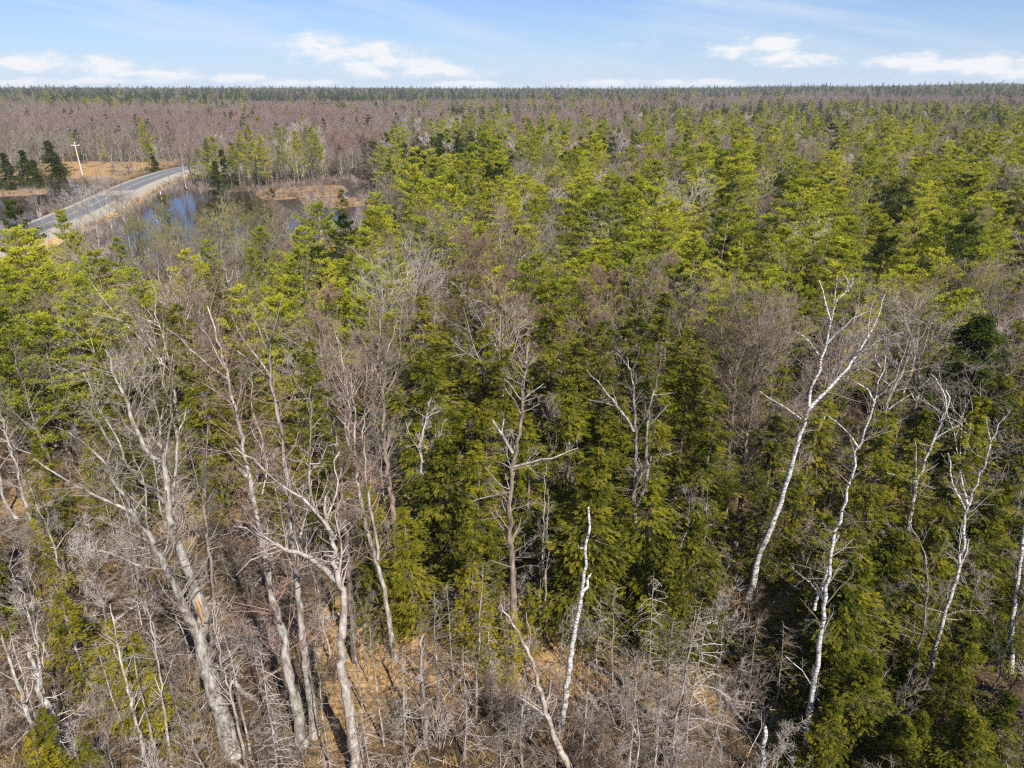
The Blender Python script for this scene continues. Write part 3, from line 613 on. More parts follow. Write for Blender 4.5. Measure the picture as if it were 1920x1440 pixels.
hero('bare_tree', 'slim pale double-stemmed tree rising from the orange clearing, centre left', 'tree', (741, 1236), .05, [
    ([(741, 1236), (730, 1167), (717, 1087), (700, 1043), (690, 1000), (683, 960), (677, 947), (665, 847), (667, 773), (660, 727), (640, 667), (632, 630)], 12, 3), ([(708, 1048), (710, 1037), (697, 960), (690, 947), (680, 813), (684, 740), (690, 690)], 9, 2), ([(667, 773), (650, 740), (640, 700)], 4, 2), ([(680, 813), (700, 790), (715, 760)], 3, 2)],
    M['bark_grey'], M['tw_red'], (4, 4, 4), .9, 'the slim twin stemmed tree', seed=5)
hero('bare_tree', 'brown-barked straight trunk beside the twisted snag, twiggy top', 'tree', (668, 1243), .05, [
    ([(668, 1243), (660, 1170), (657, 1127), (650, 1027), (645, 960), (640, 900), (632, 840), (625, 780)], 18, 4), ([(645, 960), (625, 920), (610, 880)], 5, 2), ([(640, 900), (655, 860), (660, 810)], 5, 2)], M['bark_brown'], M['tw_mauve'], (4, 4, 4), 1, 'the brown straight trunk', seed=6)
hero('bare_tree', 'tall brown-grey tree with a wide grey crown behind the slim pair', 'tree', (752, 1090), .05, [
    ([(752, 1090), (742, 1010), (737, 947), (723, 863), (720, 797), (712, 713), (710, 660), (708, 610), (712, 560)], 15, 4), ([(712, 713), (690, 660), (670, 620), (655, 600)], 6, 2), ([(711, 690), (735, 640), (745, 600)], 5, 2), ([(710, 650), (690, 610), (695, 560)], 5, 2), ([(716, 750), (745, 700), (752, 640), (748, 600)], 4, 2)], M['bark_brown'], M['tw_grey'], (6, 5, 5), 1.2, 'the wide brown tree', seed=7)
hero('bare_tree', 'thin pale tree in front of the dense hemlock, centre left', 'tree', (815, 1075), .05, [
    ([(815, 1075), (812, 1035), (806, 1000), (797, 947), (790, 870), (787, 830), (800, 780), (807, 745)], 10, 3), ([(788, 850), (770, 820), (760, 790)], 3, 1.5), ([(790, 870), (815, 840), (830, 800)], 3, 1.5)], M['bark_pale'], M['tw_pale'], (4, 4, 4), .8, 'the thin pale tree', seed=8)
hero('snag', 'tall central snag with peeling pale fork and long right-hand limb', 'snag', (963, 1262), .04, [
    ([(963, 1262), (965, 1193), (963, 1127), (960, 1060), (955, 1010), (958, 947), (960, 863), (966, 845), (973, 830), (980, 797), (977, 747), (983, 693), (990, 647)], 17, 6),
    ([(962, 850), (950, 833), (940, 810), (930, 800), (923, 787)], 9, 4), ([(941, 812), (943, 800), (944, 785)], 4, 2), ([(964, 875), (985, 868), (1007, 863), (1040, 857), (1065, 850), (1087, 840)], 7, 2), ([(962, 922), (935, 928), (907, 930), (885, 940)], 5, 2), ([(978, 750), (1000, 735), (1017, 722)], 3, 1.5), ([(976, 775), (960, 740), (945, 725)], 3, 1.5), ([(985, 680), (1000, 665)], 3, 1.5)],
    (M['bark_brown'], M['bark_pale']), M['tw_grey'], (3, 4, 4), .9, 'the tall central snag', seed=9)
hero('dead_tree', 'grey forked tree with crooked spreading bare limbs before dark hemlocks', 'tree', (1190, 1146), .05, [
    ([(1190, 1146), (1190, 1010), (1192, 960), (1187, 947), (1193, 880), (1193, 813), (1190, 763), (1187, 720), (1180, 697), (1173, 680), (1160, 668), (1155, 660)], 15, 3),
    ([(1188, 808), (1172, 780), (1160, 763), (1140, 740), (1117, 710), (1100, 695)], 9, 2), ([(1192, 950), (1200, 943), (1217, 880), (1212, 840), (1213, 790), (1223, 740), (1230, 715), (1237, 697)], 10, 3), ([(1188, 930), (1190, 913), (1205, 885), (1225, 865), (1240, 860), (1258, 850), (1273, 847)], 7, 2), ([(1213, 800), (1235, 780), (1255, 755)], 4, 2), ([(1160, 763), (1140, 760), (1118, 752), (1105, 750)], 4, 2), ([(1182, 700), (1195, 675), (1200, 650)], 4, 2), ([(1223, 740), (1240, 740), (1262, 735)], 3, 1.5), ([(1178, 690), (1176, 670)], 3, 2), ([(1196, 805), (1208, 785), (1230, 740)], 4, 2), ([(1192, 880), (1165, 878), (1160, 900)], 3, 2)],
    M['bark_grey'], M['tw_grey'], (3, 4, 3), .75, 'the crooked forked tree', seed=10)
hero('birch_snag', 'straight white birch snag, broken at the top, standing bottom centre', 'snag', (1050, 1372), .02, [
    ([(1050, 1372), (1063, 1293), (1073, 1210), (1083, 1160), (1092, 1110), (1092, 1085), (1097, 1045), (1101, 1010), (1103, 985), (1106, 955)], 15, 6), ([(1090, 1118), (1098, 1100), (1106, 1078)], 10, 6), ([(1100, 1030), (1090, 1027), (1083, 1024)], 3, 2)], M['birch'], M['tw_pale'], None, 1, 'the white birch snag', seed=11)
hero('fallen_tree', 'long curved grey dead tree leaning across the bottom centre', 'fallen tree', (1075, 1460), -.04, [
    ([(1075, 1460), (1062, 1425), (1050, 1407), (1037, 1375), (1027, 1347), (1010, 1280), (990, 1220), (975, 1190), (960, 1173), (945, 1150), (937, 1130)], 15, 4), ([(1030, 1345), (1017, 1337), (993, 1320), (975, 1308), (963, 1300)], 9, 3), ([(990, 1222), (995, 1190), (985, 1150)], 3, 2)], M['deadwood'], M['tw_pale'], (2, 3, 2), .6, 'the leaning dead tree', seed=12)
hero('bare_tree', 'brown straight tree with a broad mauve fan crown, left one of a pair', 'tree', (1352, 1062), .05, [
    ([(1352, 1062), (1357, 1000), (1360, 953), (1367, 863), (1373, 780), (1380, 713), (1383, 647), (1385, 600), (1378, 545)], 15, 3), ([(1375, 745), (1350, 710), (1335, 670), (1325, 620)], 5, 2), ([(1377, 720), (1355, 660), (1350, 600), (1345, 560)], 5, 2), ([(1381, 690), (1400, 640), (1405, 590), (1420, 540)], 5, 2), ([(1378, 700), (1340, 650), (1310, 620), (1295, 590)], 4, 2)], M['bark_brown'], M['tw_mauve'], (7, 6, 5), 1.25, 'the left brown fan tree', seed=13, t_up=.06)
hero('bare_tree', 'brown straight tree with pale mauve twig fan, right one of a pair', 'tree', (1375, 1055), .05, [
    ([(1375, 1055), (1382, 1000), (1387, 947), (1397, 847), (1410, 763), (1413, 697), (1430, 647), (1443, 600), (1455, 560)], 13, 3), ([(1411, 740), (1440, 700), (1470, 650), (1500, 620)], 5, 2), ([(1413, 710), (1425, 650), (1420, 600), (1428, 560)], 4, 2), ([(1412, 720), (1450, 660), (1480, 600), (1495, 570)], 5, 2), ([(1404, 800), (1370, 745), (1360, 690)], 4, 2), ([(1400, 830), (1450, 780), (1500, 740), (1530, 700)], 3, 1.5)], M['bark_brown'], M['tw_mauve'], (7, 6, 5), 1.2, 'the right brown fan tree', seed=14, t_up=.06)
hero('white_birch', 'largest leaning white birch, forked high into two white stems, right of centre', 'birch', (1400, 1130), .06, [
    ([(1400, 1130), (1417, 1073), (1424, 1033), (1437, 1010), (1457, 960), (1473, 910), (1487, 863), (1493, 830), (1507, 790), (1520, 763), (1517, 737), (1527, 707), (1540, 677), (1550, 640), (1557, 607), (1563, 570), (1575, 555), (1590, 547), (1603, 533), (1600, 515)], 15, 3),
    ([(1516, 768), (1530, 750), (1547, 737), (1580, 703), (1607, 667), (1622, 640), (1633, 620), (1650, 590), (1657, 570), (1660, 550)], 10, 2), ([(1605, 668), (1625, 650), (1647, 640), (1665, 630), (1690, 622)], 5, 2), ([(1547, 648), (1563, 633), (1580, 612), (1597, 600), (1615, 588), (1633, 583)], 6, 2), ([(1557, 600), (1548, 573), (1545, 550), (1536, 525)], 5, 2), ([(1563, 570), (1567, 545), (1570, 520)], 4, 2), ([(1540, 675), (1525, 650), (1515, 632), (1490, 620)], 4, 2), ([(1590, 547), (1590, 530), (1582, 512)], 3, 1.5), ([(1502, 785), (1480, 770), (1450, 750), (1425, 735)], 4, 1.5), ([(1627, 635), (1628, 600), (1640, 560)], 3, 1.5)],
    M['birch'], M['tw_mauve'], (3, 4, 4), .75, 'the largest white birch', seed=15, twig_from=.5)
hero('white_birch', 'white birch with a grey-brown lower trunk, second from left among the birches', 'birch', (1506, 1424), .03, [
    ([(1506, 1424), (1517, 1343), (1527, 1277), (1537, 1210), (1543, 1160), (1550, 1087), (1560, 1027), (1580, 960), (1593, 897), (1607, 847), (1623, 807), (1637, 770), (1643, 740), (1650, 700), (1660, 682), (1666, 665)], 14, 3),
    ([(1527, 1143), (1540, 1105), (1553, 1060), (1570, 1000)], 9, 4), ([(1640, 755), (1632, 735), (1615, 722), (1603, 718)], 5, 2), ([(1651, 695), (1646, 680), (1640, 665)], 4, 2), ([(1610, 840), (1590, 805), (1565, 790), (1548, 775)], 4, 1.5), ([(1642, 745), (1665, 730), (1675, 715)], 3, 1.5), ([(1525, 1290), (1500, 1250), (1470, 1230)], 3, 1.5), ([(1545, 1130), (1520, 1090), (1480, 1060)], 3, 1.5)],
    (M['birch'], M['birch']), M['tw_grey'], (3, 4, 4), .85, 'the second white birch', seed=16)
hero('white_birch', 'white birch with a three-pronged top, third from left among the birches', 'birch', (1698, 1045), .05, [
    ([(1698, 1045), (1705, 985), (1710, 947), (1717, 907), (1730, 880), (1747, 830), (1760, 803), (1772, 775), (1780, 755), (1776, 735)], 11, 3), ([(1750, 826), (1768, 812), (1785, 800), (1797, 795)], 4, 2), ([(1762, 800), (1775, 775), (1773, 737), (1760, 720), (1745, 700)], 4, 2), ([(1712, 915), (1716, 880), (1717, 827)], 5, 2), ([(1717, 907), (1695, 895), (1678, 888), (1660, 887)], 4, 1.5)], M['birch'], M['tw_grey'], (3, 3, 3), .7, 'the three-pronged white birch', seed=17)
hero('white_birch', 'curving white birch over the big hemlock, with two pale dead stems at its fork', 'birch', (1722, 1325), .03, [
    ([(1722, 1325), (1733, 1290), (1747, 1250), (1757, 1193), (1773, 1150), (1793, 1083), (1807, 1027), (1810, 957), (1830, 910), (1847, 863), (1857, 827), (1868, 812), (1877, 803), (1882, 780)], 11, 3), ([(1810, 955), (1803, 947), (1787, 907), (1780, 880), (1777, 850)], 6, 3), ([(1814, 945), (1807, 915), (1800, 883)], 6, 4), ([(1857, 827), (1853, 805), (1850, 785)], 4, 2), ([(1800, 1060), (1812, 1035), (1818, 1010)], 4, 2), ([(1840, 880), (1870, 850), (1900, 830)], 3, 1.5)], M['birch'], M['tw_grey'], (3, 4, 3), .9, 'the curving white birch', seed=18)
hero('white_birch', 'rightmost white birch, upright at the right edge of the view', 'birch', (1896, 1260), .03, [
    ([(1896, 1260), (1898, 1160), (1907, 1103), (1918, 1027), (1921, 970), (1928, 900), (1925, 840), (1935, 790)], 11, 4), ([(1921, 970), (1905, 930), (1900, 890)], 4, 2)], M['birch'], M['tw_grey'], (3, 4, 3), .9, 'the rightmost white birch', seed=19)
hero('bare_tree', 'grey crooked slender tree just left of the curving birch, before the big hemlock', 'tree', (1690, 1340), .03, [
    ([(1690, 1340), (1703, 1293), (1713, 1247), (1733, 1177), (1737, 1117), (1740, 1085), (1738, 1060), (1727, 1020), (1705, 980)], 8, 2), ([(1733, 1190), (1710, 1188), (1690, 1170), (1665, 1175)], 3, 1.5), ([(1738, 1110), (1715, 1080), (1690, 1065)], 3, 1.5), ([(1731, 1195), (1750, 1175), (1765, 1150)], 3, 1.5)], M['bark_grey'], M['tw_grey'], (3, 4, 3), 1.0, 'the crooked grey slender tree', seed=20)
hero('birch_stump', 'short white broken birch stub in the brush, bottom right of centre', 'stump', (1424, 1470), 0, [([(1424, 1470), (1430, 1420), (1435, 1367)], 14, 11)], M['birch'], None, None, 1, 'the short white birch stub', seed=21)
def logobj(name, label, a, b_, w, m_, phrase=None):
    A_ = G(*a, .25); B_ = G(*b_, .3); dep = np.linalg.norm(A_-np.array([0, 0, CAM_H])); rr = w*.5*dep/FPX; n = 9; t = np.linspace(0, 1, n)[:, None]
    P = A_*(1-t)+B_*t+rng.normal(0, .04, (n, 3)); r = root(name, label, 'log', tuple(A_)); g = Geo(); R = np.linspace(rr*1.15, rr*.7, n)*rng.uniform(.93, 1.07, n); R[0] *= .5; R[-1] *= .3; g.tubes(P-A_, R, 8); ob('trunk', g.mesh('log', m_), r)
    S, D, Ln, _ = kids((P-A_)[None], R[None], 4, .2, .9, 60, 1, rng, np.array([.7])); g = Geo(); g.bent(S, S+D*Ln[:, None]*.5, S+D*Ln[:, None], .02, tint=np.full(4, .5)); ob('branch_stubs', g.mesh('stubs', M['tw_pale']), r)['kind'] = 'stuff'
logobj('fallen_log', 'whitish fallen birch log beside the short white stub', (1466, 1392), (1495, 1422), 11, M['birch'])
logobj('fallen_log', 'pinkish fallen log sloping down in the brush left of the birch stub', (1322, 1262), (1400, 1362), 6, M['deadwood'])
logobj('fallen_log', 'pale fallen log in the dark hollow right of the big double tree', (430, 1275), (500, 1330), 7, M['deadwood'])
logobj('fallen_log', 'thin brown log lying at the foot of the big double tree', (420, 1418), (480, 1450), 6, M['bark_brown'])
logobj('fallen_log', 'grey fallen log on the orange litter right of the central snag', (1100, 1240), (1180, 1285), 6, M['bark_grey'])
# left and bottom slender stems
sl = [
 ('pale leaning bare stem at the lower left corner', (95, 1462), [(95, 1462), (83, 1433), (50, 1337), (30, 1270), (12, 1225), (0, 1195)], 13, 5, 'bark_pale', 22),
 ('thick pale broken stem at bottom left with a twiggy side stem', (122, 1455), [(122, 1455), (117, 1433), (97, 1343), (73, 1290), (60, 1233)], 19, 10, 'bark_pale', 23),
 ('slim straight pale dead stem right of the yellow pine, bottom left', (281, 1455), [(281, 1455), (277, 1437), (257, 1360), (233, 1260), (217, 1190), (205, 1130)], 9, 3, 'bark_pale', 24),
 ('thin pale dead pole left of the big double tree', (322, 1440), [(322, 1440), (308, 1330), (292, 1220), (283, 1165), (270, 1130), (255, 1115)], 7, 2.5, 'deadwood', 25),
 ('thin pale pole just right of the big double tree', (466, 1450), [(466, 1450), (455, 1400), (435, 1310), (415, 1240), (405, 1190), (395, 1130)], 8, 3, 'deadwood', 26),
 ('pale bare stem at the far left edge, mid height', (60, 990), [(60, 990), (43, 927), (33, 880), (20, 840), (8, 800), (0, 770)], 8, 4, 'bark_pale', 27),
 ('short thick grey snag below the arching limb, bottom centre left', (798, 1400), [(798, 1400), (797, 1340), (792, 1280), (790, 1230), (788, 1190)], 10, 6, 'deadwood', 28),
 ('thin grey twin stem left of the white birch snag', (1022, 1190), [(1010, 1180), (1012, 1120), (1018, 1040), (1020, 960), (1022, 900), (1025, 870)], 5, 2, 'bark_grey', 29),
 ('broken brown stub left of the white birch snag', (1022, 1200), [(1022, 1200), (1023, 1140), (1023, 1073)], 7, 6, 'bark_brown', 30),
 ('slim grey stem left of the pair of brown fan-crowned trees', (1303, 1200), [(1303, 1200), (1307, 1160), (1313, 1080), (1322, 1010), (1327, 960), (1328, 910)], 6, 2, 'bark_grey', 31),
 ('thin dark grey stem right of the forked crooked tree', (1272, 1190), [(1272, 1190), (1268, 1160), (1262, 1080), (1258, 1023), (1255, 985)], 4, 2, 'bark_grey', 32),
 ('slim brown stem behind the twiggy lower left thicket', (405, 1180), [(405, 1180), (400, 1120), (392, 1030), (383, 960), (385, 880), (390, 800)], 8, 3, 'bark_brown', 33),
 ('pale crooked stem with short prongs left of the broken-topped tree', (395, 900), [(395, 900), (393, 840), (388, 790), (385, 750), (388, 735)], 6, 4, 'bark_pale', 34),
 ('tall white snag with side prongs above the left pines', (450, 640), [(455, 670), (450, 600), (448, 580), (440, 560), (433, 547), (425, 520), (420, 497)], 6, 3, 'birch', 35),
 ('thin pale birch stem among twigs right of the largest birch', (1570, 870), [(1570, 870), (1572, 820), (1577, 770), (1582, 720), (1583, 680)], 5, 2.5, 'bark_pale', 36),
]
for (lab, base, pp, w0, w1, mk, sdd) in sl:
    lims = [(pp, w0, w1)]
    if sdd == 23: lims += [([(82, 1300), (80, 1277), (72, 1230), (63, 1187), (53, 1150), (43, 1110), (25, 1080), (12, 1060)], 8, 2)]
    if sdd == 29: lims += [([(1013, 1110), (1028, 1050), (1026, 990), (1030, 940)], 4, 2)]
    if sdd == 35: lims += [([(434, 547), (420, 535), (408, 528)], 4, 2), ([(428, 530), (436, 515), (438, 505)], 3, 2)]
    hero('slim_tree' if sdd not in (28, 30, 35) else 'snag', lab, 'snag' if sdd in (28, 30, 35) else 'tree', base if sdd != 29 else (1010, 1180), .02, lims, M[mk], M['tw_pale' if mk in ('deadwood', 'bark_pale') else 'tw_grey'], (3, 3, 3) if sdd not in (30,) else None, .65, None, seed=sdd)
print('heroes', time.time()-T0)

# ------------------------------------------------------------------ tree kinds (shared meshes)
KIND = {}
def variant(kind, parts, H, R=1):   # parts: [(name, mesh)]
    KIND.setdefault(kind, []).append((parts, H))
for k in range(4):
    A, F = conifer(40+k, 13, 3.1, .22+.06*(k % 3), 'pine', nb=72, nt=40, nbl=9, bl=.22, bw=.05); variant('pine', [('trunk', A.mesh('pine_trunk', M['bark_brown'])), ('crown', F.mesh('pine_crown', M['pine'], False))], 13)
for k in range(3):
    A, F = conifer(50+k, 13, 2.7, .2, 'pine', nb=84, nt=22, nbl=9, bl=.27, bw=.06); variant('pine_dark', [('trunk', A.mesh('dark_pine_trunk', M['bark_dark'])), ('crown', F.mesh('dark_pine_crown', M['pine_dark'], False))], 13)
for k in range(2):
    A, F = conifer(60+k, 12, 1.9, .08, 'spruce', nb=120, nt=12, nbl=7, bl=.22, bw=.06); variant('spruce', [('trunk', A.mesh('spruce_trunk', M['bark_dark'])), ('crown', F.mesh('spruce_crown', M['spruce'], False))], 12)
for k in range(4):
    A, F = conifer(70+k, 12, 2.95, .06, 'hemlock', nb=150, nt=27, nbl=10, bl=.13, bw=.046); cm = F.mesh('hemlock_crown', M['hemlock' if k < 2 else 'hemlock_olive'], False); tm_ = A.mesh('hemlock_trunk', M['bark_brown']); variant('hemlock', [('trunk', tm_), ('crown', cm)], 12)
for k in range(2):
    A, F = conifer(75+k, 11, 4.6, .03, 'hemlock', nb=190, nt=34, nbl=8, bl=.26, bw=.09); variant('hemlock_dark', [('trunk', A.mesh('conifer_trunk', M['bark_dark'])), ('crown', F.mesh('conifer_crown', M['pine_dark'], False))], 11)
    A, F = conifer(78+k, 8, 2.6, .12, 'hemlock', nb=110, nt=34, nbl=13, bl=.09, bw=.028); variant('hemlock_yellow', [('trunk', A.mesh('hemlock_trunk', M['bark_grey'])), ('crown', F.mesh('hemlock_crown', M['hemlock_yellow'], False))], 8)
for k in range(3):
    A, F = conifer(80+k, 10, 3.0, .03, 'hemlock', nb=230, nt=42, nbl=14, bl=.09, bw=.031); variant('hemlock_near', [('trunk', A.mesh('hemlock_trunk', M['bark_brown'])), ('crown', F.mesh('hemlock_crown', M['hemlock'], False))], 10)
def bt(seed, kind, bm, tm, H=13, **k):
    A, B = bare_tree(seed, H, **k); variant(kind, [('trunk', A.mesh('trunk', M[bm])), ('twigs', B.mesh('twigs', M[tm]))], H)
for k in range(3): bt(100+k, 'bare_grey', 'bark_pale' if k else 'bark_grey', 'tw_grey', H=14, spread=.38+.04*k, base=.35, nl=11, n2=6, n3=5, nt=3, tw=.0155)
bt(104, 'bare_grey', 'bark_pale', 'tw_pale', H=14, spread=.45, base=.4, nl=10, n2=6, n3=5, nt=3, tw=.0155, ang1=42)
for k in range(3): bt(110+k, 'bare_mauve', 'bark_pale', 'tw_mauve' if k < 2 else 'tw_pink', H=13, spread=.34+.05*k, base=.38, nl=11, n2=6, n3=5, nt=4, tw=.0155, ang1=42, trop=.1)
bt(115, 'bare_mauve', 'bark_brown', 'tw_red', H=11, spread=.34, base=.3, nl=11, n2=7, n3=6, nt=6, tw=.016, ang1=42)
for k in range(3): bt(120+k, 'bare_olive', 'bark_grey', 'tw_olive', H=11, spread=.36, base=.22, nl=12, n2=6, n3=5, nt=4, tw=.015, ang1=42, trop=.1)
for k in range(2): bt(130+k, 'oak', 'bark_dark', 'tw_mauve', H=13, spread=.5, base=.3, nl=9, n2=7, n3=5, nt=5, tw=.016, trunk_r=.2, ang1=55)
for k in range(3): bt(140+k, 'slim', 'bark_pale' if k else 'bark_grey', 'tw_grey', H=11, spread=.2, base=.35, nl=12, n2=4, n3=3, nt=4, tw=.013, trunk_r=.075, ang1=45, lean=.05*(k-1))
for k in range(3): bt(150+k, 'birch', 'birch', 'tw_mauve', H=13, spread=.26, base=.45, nl=9, n2=5, n3=4, nt=4, tw=.014, trunk_r=.12, ang1=38, trop=.12, lean=.08*(k-1))
for k in range(5):
    A, B = dead_spruce(160+k, 7.5, 60+9*k, 1.7+.2*k, .0105, bare=.05); variant('dead_spruce', [('trunk', A.mesh('trunk', M['bark_pale'])), ('branches', B.mesh('branches', M['tw_pale' if k == 1 else ('tw_mauve' if k % 2 else 'tw_grey')]))], 7.5)
for k in range(3):
    bt(170+k, 'sapling', 'bark_grey', 'tw_mauve' if k else 'tw_grey', H=6, spread=.3, base=.2, nl=11, n2=5, n3=4, nt=3, tw=.009, trunk_r=.035, ang1=42)
print('kinds', time.time()-T0)

# combined low-detail prototypes used only for the massed forest
def proto(name, geos, mats):
    g = Geo()
    for mi, gg in enumerate(geos):
        off = g.n
        g.v += gg.v; g.c += gg.c; g.q += [q+off for q in gg.q]; g.t += [t+off for t in gg.t]; g.qm += [x*0+mi for x in gg.qm]; g.tm += [x*0+mi for x in gg.tm]; g.n += gg.n
    return bpy.data.objects.new(name, g.mesh(name, mats))
PR = {}
PR['pine'] = [proto('pine_far', conifer(200+k, 13, 3.2, .2, 'pine', nb=60, nt=22, nbl=7, bl=.32, bw=.095), [M['bark_brown'], M['pine']]) for k in range(3)]
PR['pine_dark'] = [proto('dark_pine_far', conifer(210+k, 13, 2.7, .12, 'pine', nb=60, nt=9, nbl=5, bl=.55, bw=.17), [M['bark_dark'], M['pine_dark']]) for k in range(3)]
PR['spruce'] = [proto('spruce_far', conifer(215+k, 13, 2.0, .05, 'spruce', nb=60, nt=6, nbl=5, bl=.4, bw=.16), [M['bark_dark'], M['spruce']]) for k in range(2)]
PR['hemlock'] = [proto('hemlock_far', conifer(220+k, 11, 2.3, .05, 'hemlock', nb=120, nt=12, nbl=6, bl=.26, bw=.1), [M['bark_brown'], M['hemlock' if k else 'hemlock_olive']]) for k in range(3)]
PR['bare_mauve'] = [proto('bare_far', bare_tree(230+k, 13, spread=.33, base=.4, nl=10, n2=6, n3=4, nt=4, tw=.028, ang1=38, trop=.14, twl=.7), [M['bark_grey'], M[('tw_far', 'tw_far', 'tw_grey', 'tw_red')[k]]]) for k in range(4)]
PR['bare_grey'] = [proto('bare_mid', bare_tree(240+k, 13, spread=.36, base=.35, nl=11, n2=6, n3=4, nt=4, tw=.022, ang1=42, trop=.1, twl=.6), [M['bark_grey'], M[('tw_grey', 'tw_pale', 'tw_olive')[k]]]) for k in range(3)]
PR['bare_olive'] = [proto('bare_olive_mid', bare_tree(250+k, 10, spread=.36, base=.25, nl=11, n2=6, n3=4, nt=4, tw=.022, ang1=42, trop=.12, twl=.5), [M['bark_grey'], M['tw_olive']]) for k in range(2)]
PR['sapling'] = [proto('sapling_mid', bare_tree(260+k, 6, spread=.3, base=.2, nl=10, n2=4, n3=3, nt=3, tw=.010, trunk_r=.035), [M['bark_grey'], M[('tw_mauve', 'tw_grey', 'tw_pale')[k]]]) for k in range(3)]
PR['shrub'] = []
for k in range(4):
    PR['shrub'].append(proto('shrub', [shrub(270+k, 1.7, ns=12, tw=.011)], [M[('tw_pale', 'tw_mauve', 'tw_grey', 'tw_pink')[k]]]))
gg = []
for k in range(2):
    g0 = np.random.default_rng(280+k); n = 70; p = g0.normal(0, .22, (n, 3)); p[:, 2] = 0; d = nrm(g0.normal(0, .5, (n, 3))+np.array([0, 0, .9])); F = Geo()
    F.blades(p, d, nrm(np.cross(d, g0.normal(0, 1, (n, 3)))), g0.uniform(.25, .6, n), .02, g0.random(n)); gg.append(proto('grass_tuft', [F], [M['grass']]))
PR['grass'] = gg
HK = {'pine': 13, 'pine_dark': 13, 'spruce': 13, 'hemlock': 11, 'bare_mauve': 13, 'bare_grey': 13, 'bare_olive': 10, 'sapling': 6, 'shrub': 1.7, 'grass': 1}
def stuff(name, label, pts, rots, scs, vars_, protos):
    me = bpy.data.meshes.new(name); me.vertices.add(len(pts)); me.vertices.foreach_set('co', np.asarray(pts, np.float32).ravel())
    for an, ty, v in (('rz', 'FLOAT', rots), ('sz', 'FLOAT', scs), ('var', 'INT', vars_)):
        a = me.attributes.new(an, ty, 'POINT'); a.data.foreach_set('value', np.asarray(v, np.float32 if ty == 'FLOAT' else np.int32))
    o = ob(name, me); o['kind'] = 'stuff'; o['label'] = label
    ng = bpy.data.node_groups.new(name, 'GeometryNodeTree'); ng.interface.new_socket('Geometry', in_out='INPUT', socket_type='NodeSocketGeometry'); ng.interface.new_socket('Geometry', in_out='OUTPUT', socket_type='NodeSocketGeometry')
    n_ = ng.nodes; l_ = ng.links; gi = n_.new('NodeGroupInput'); go = n_.new('NodeGroupOutput'); jn = n_.new('GeometryNodeJoinGeometry')
    def na(nm, ty): x = n_.new('GeometryNodeInputNamedAttribute'); x.data_type = ty; x.inputs[0].default_value = nm; return x.outputs['Attribute']
    rz, sz, va = na('rz', 'FLOAT'), na('sz', 'FLOAT'), na('var', 'INT')
    cx = n_.new('ShaderNodeCombineXYZ'); l_.new(rz, cx.inputs[2]); sx = n_.new('ShaderNodeCombineXYZ'); [l_.new(sz, sx.inputs[i]) for i in range(3)]
    for i, pr in enumerate(protos):
        cp = n_.new('FunctionNodeCompare'); cp.data_type = 'INT'; cp.operation = 'EQUAL'; ia = [s for s in cp.inputs if s.type == 'INT']; l_.new(va, ia[0]); ia[1].default_value = i
        oi = n_.new('GeometryNodeObjectInfo'); oi.inputs[0].default_value = pr; oi.inputs['As Instance'].default_value = True
        ip = n_.new('GeometryNodeInstanceOnPoints'); l_.new(gi.outputs[0], ip.inputs['Points']); l_.new(cp.outputs[0], ip.inputs['Selection']); l_.new(oi.outputs['Geometry'], ip.inputs['Instance']); l_.new(cx.outputs[0], ip.inputs['Rotation']); l_.new(sx.outputs[0], ip.inputs['Scale'])
        l_.new(ip.outputs[0], jn.inputs[0])
    l_.new(jn.outputs[0], go.inputs[0]); md = o.modifiers.new('instances', 'NODES'); md.node_group = ng; return o

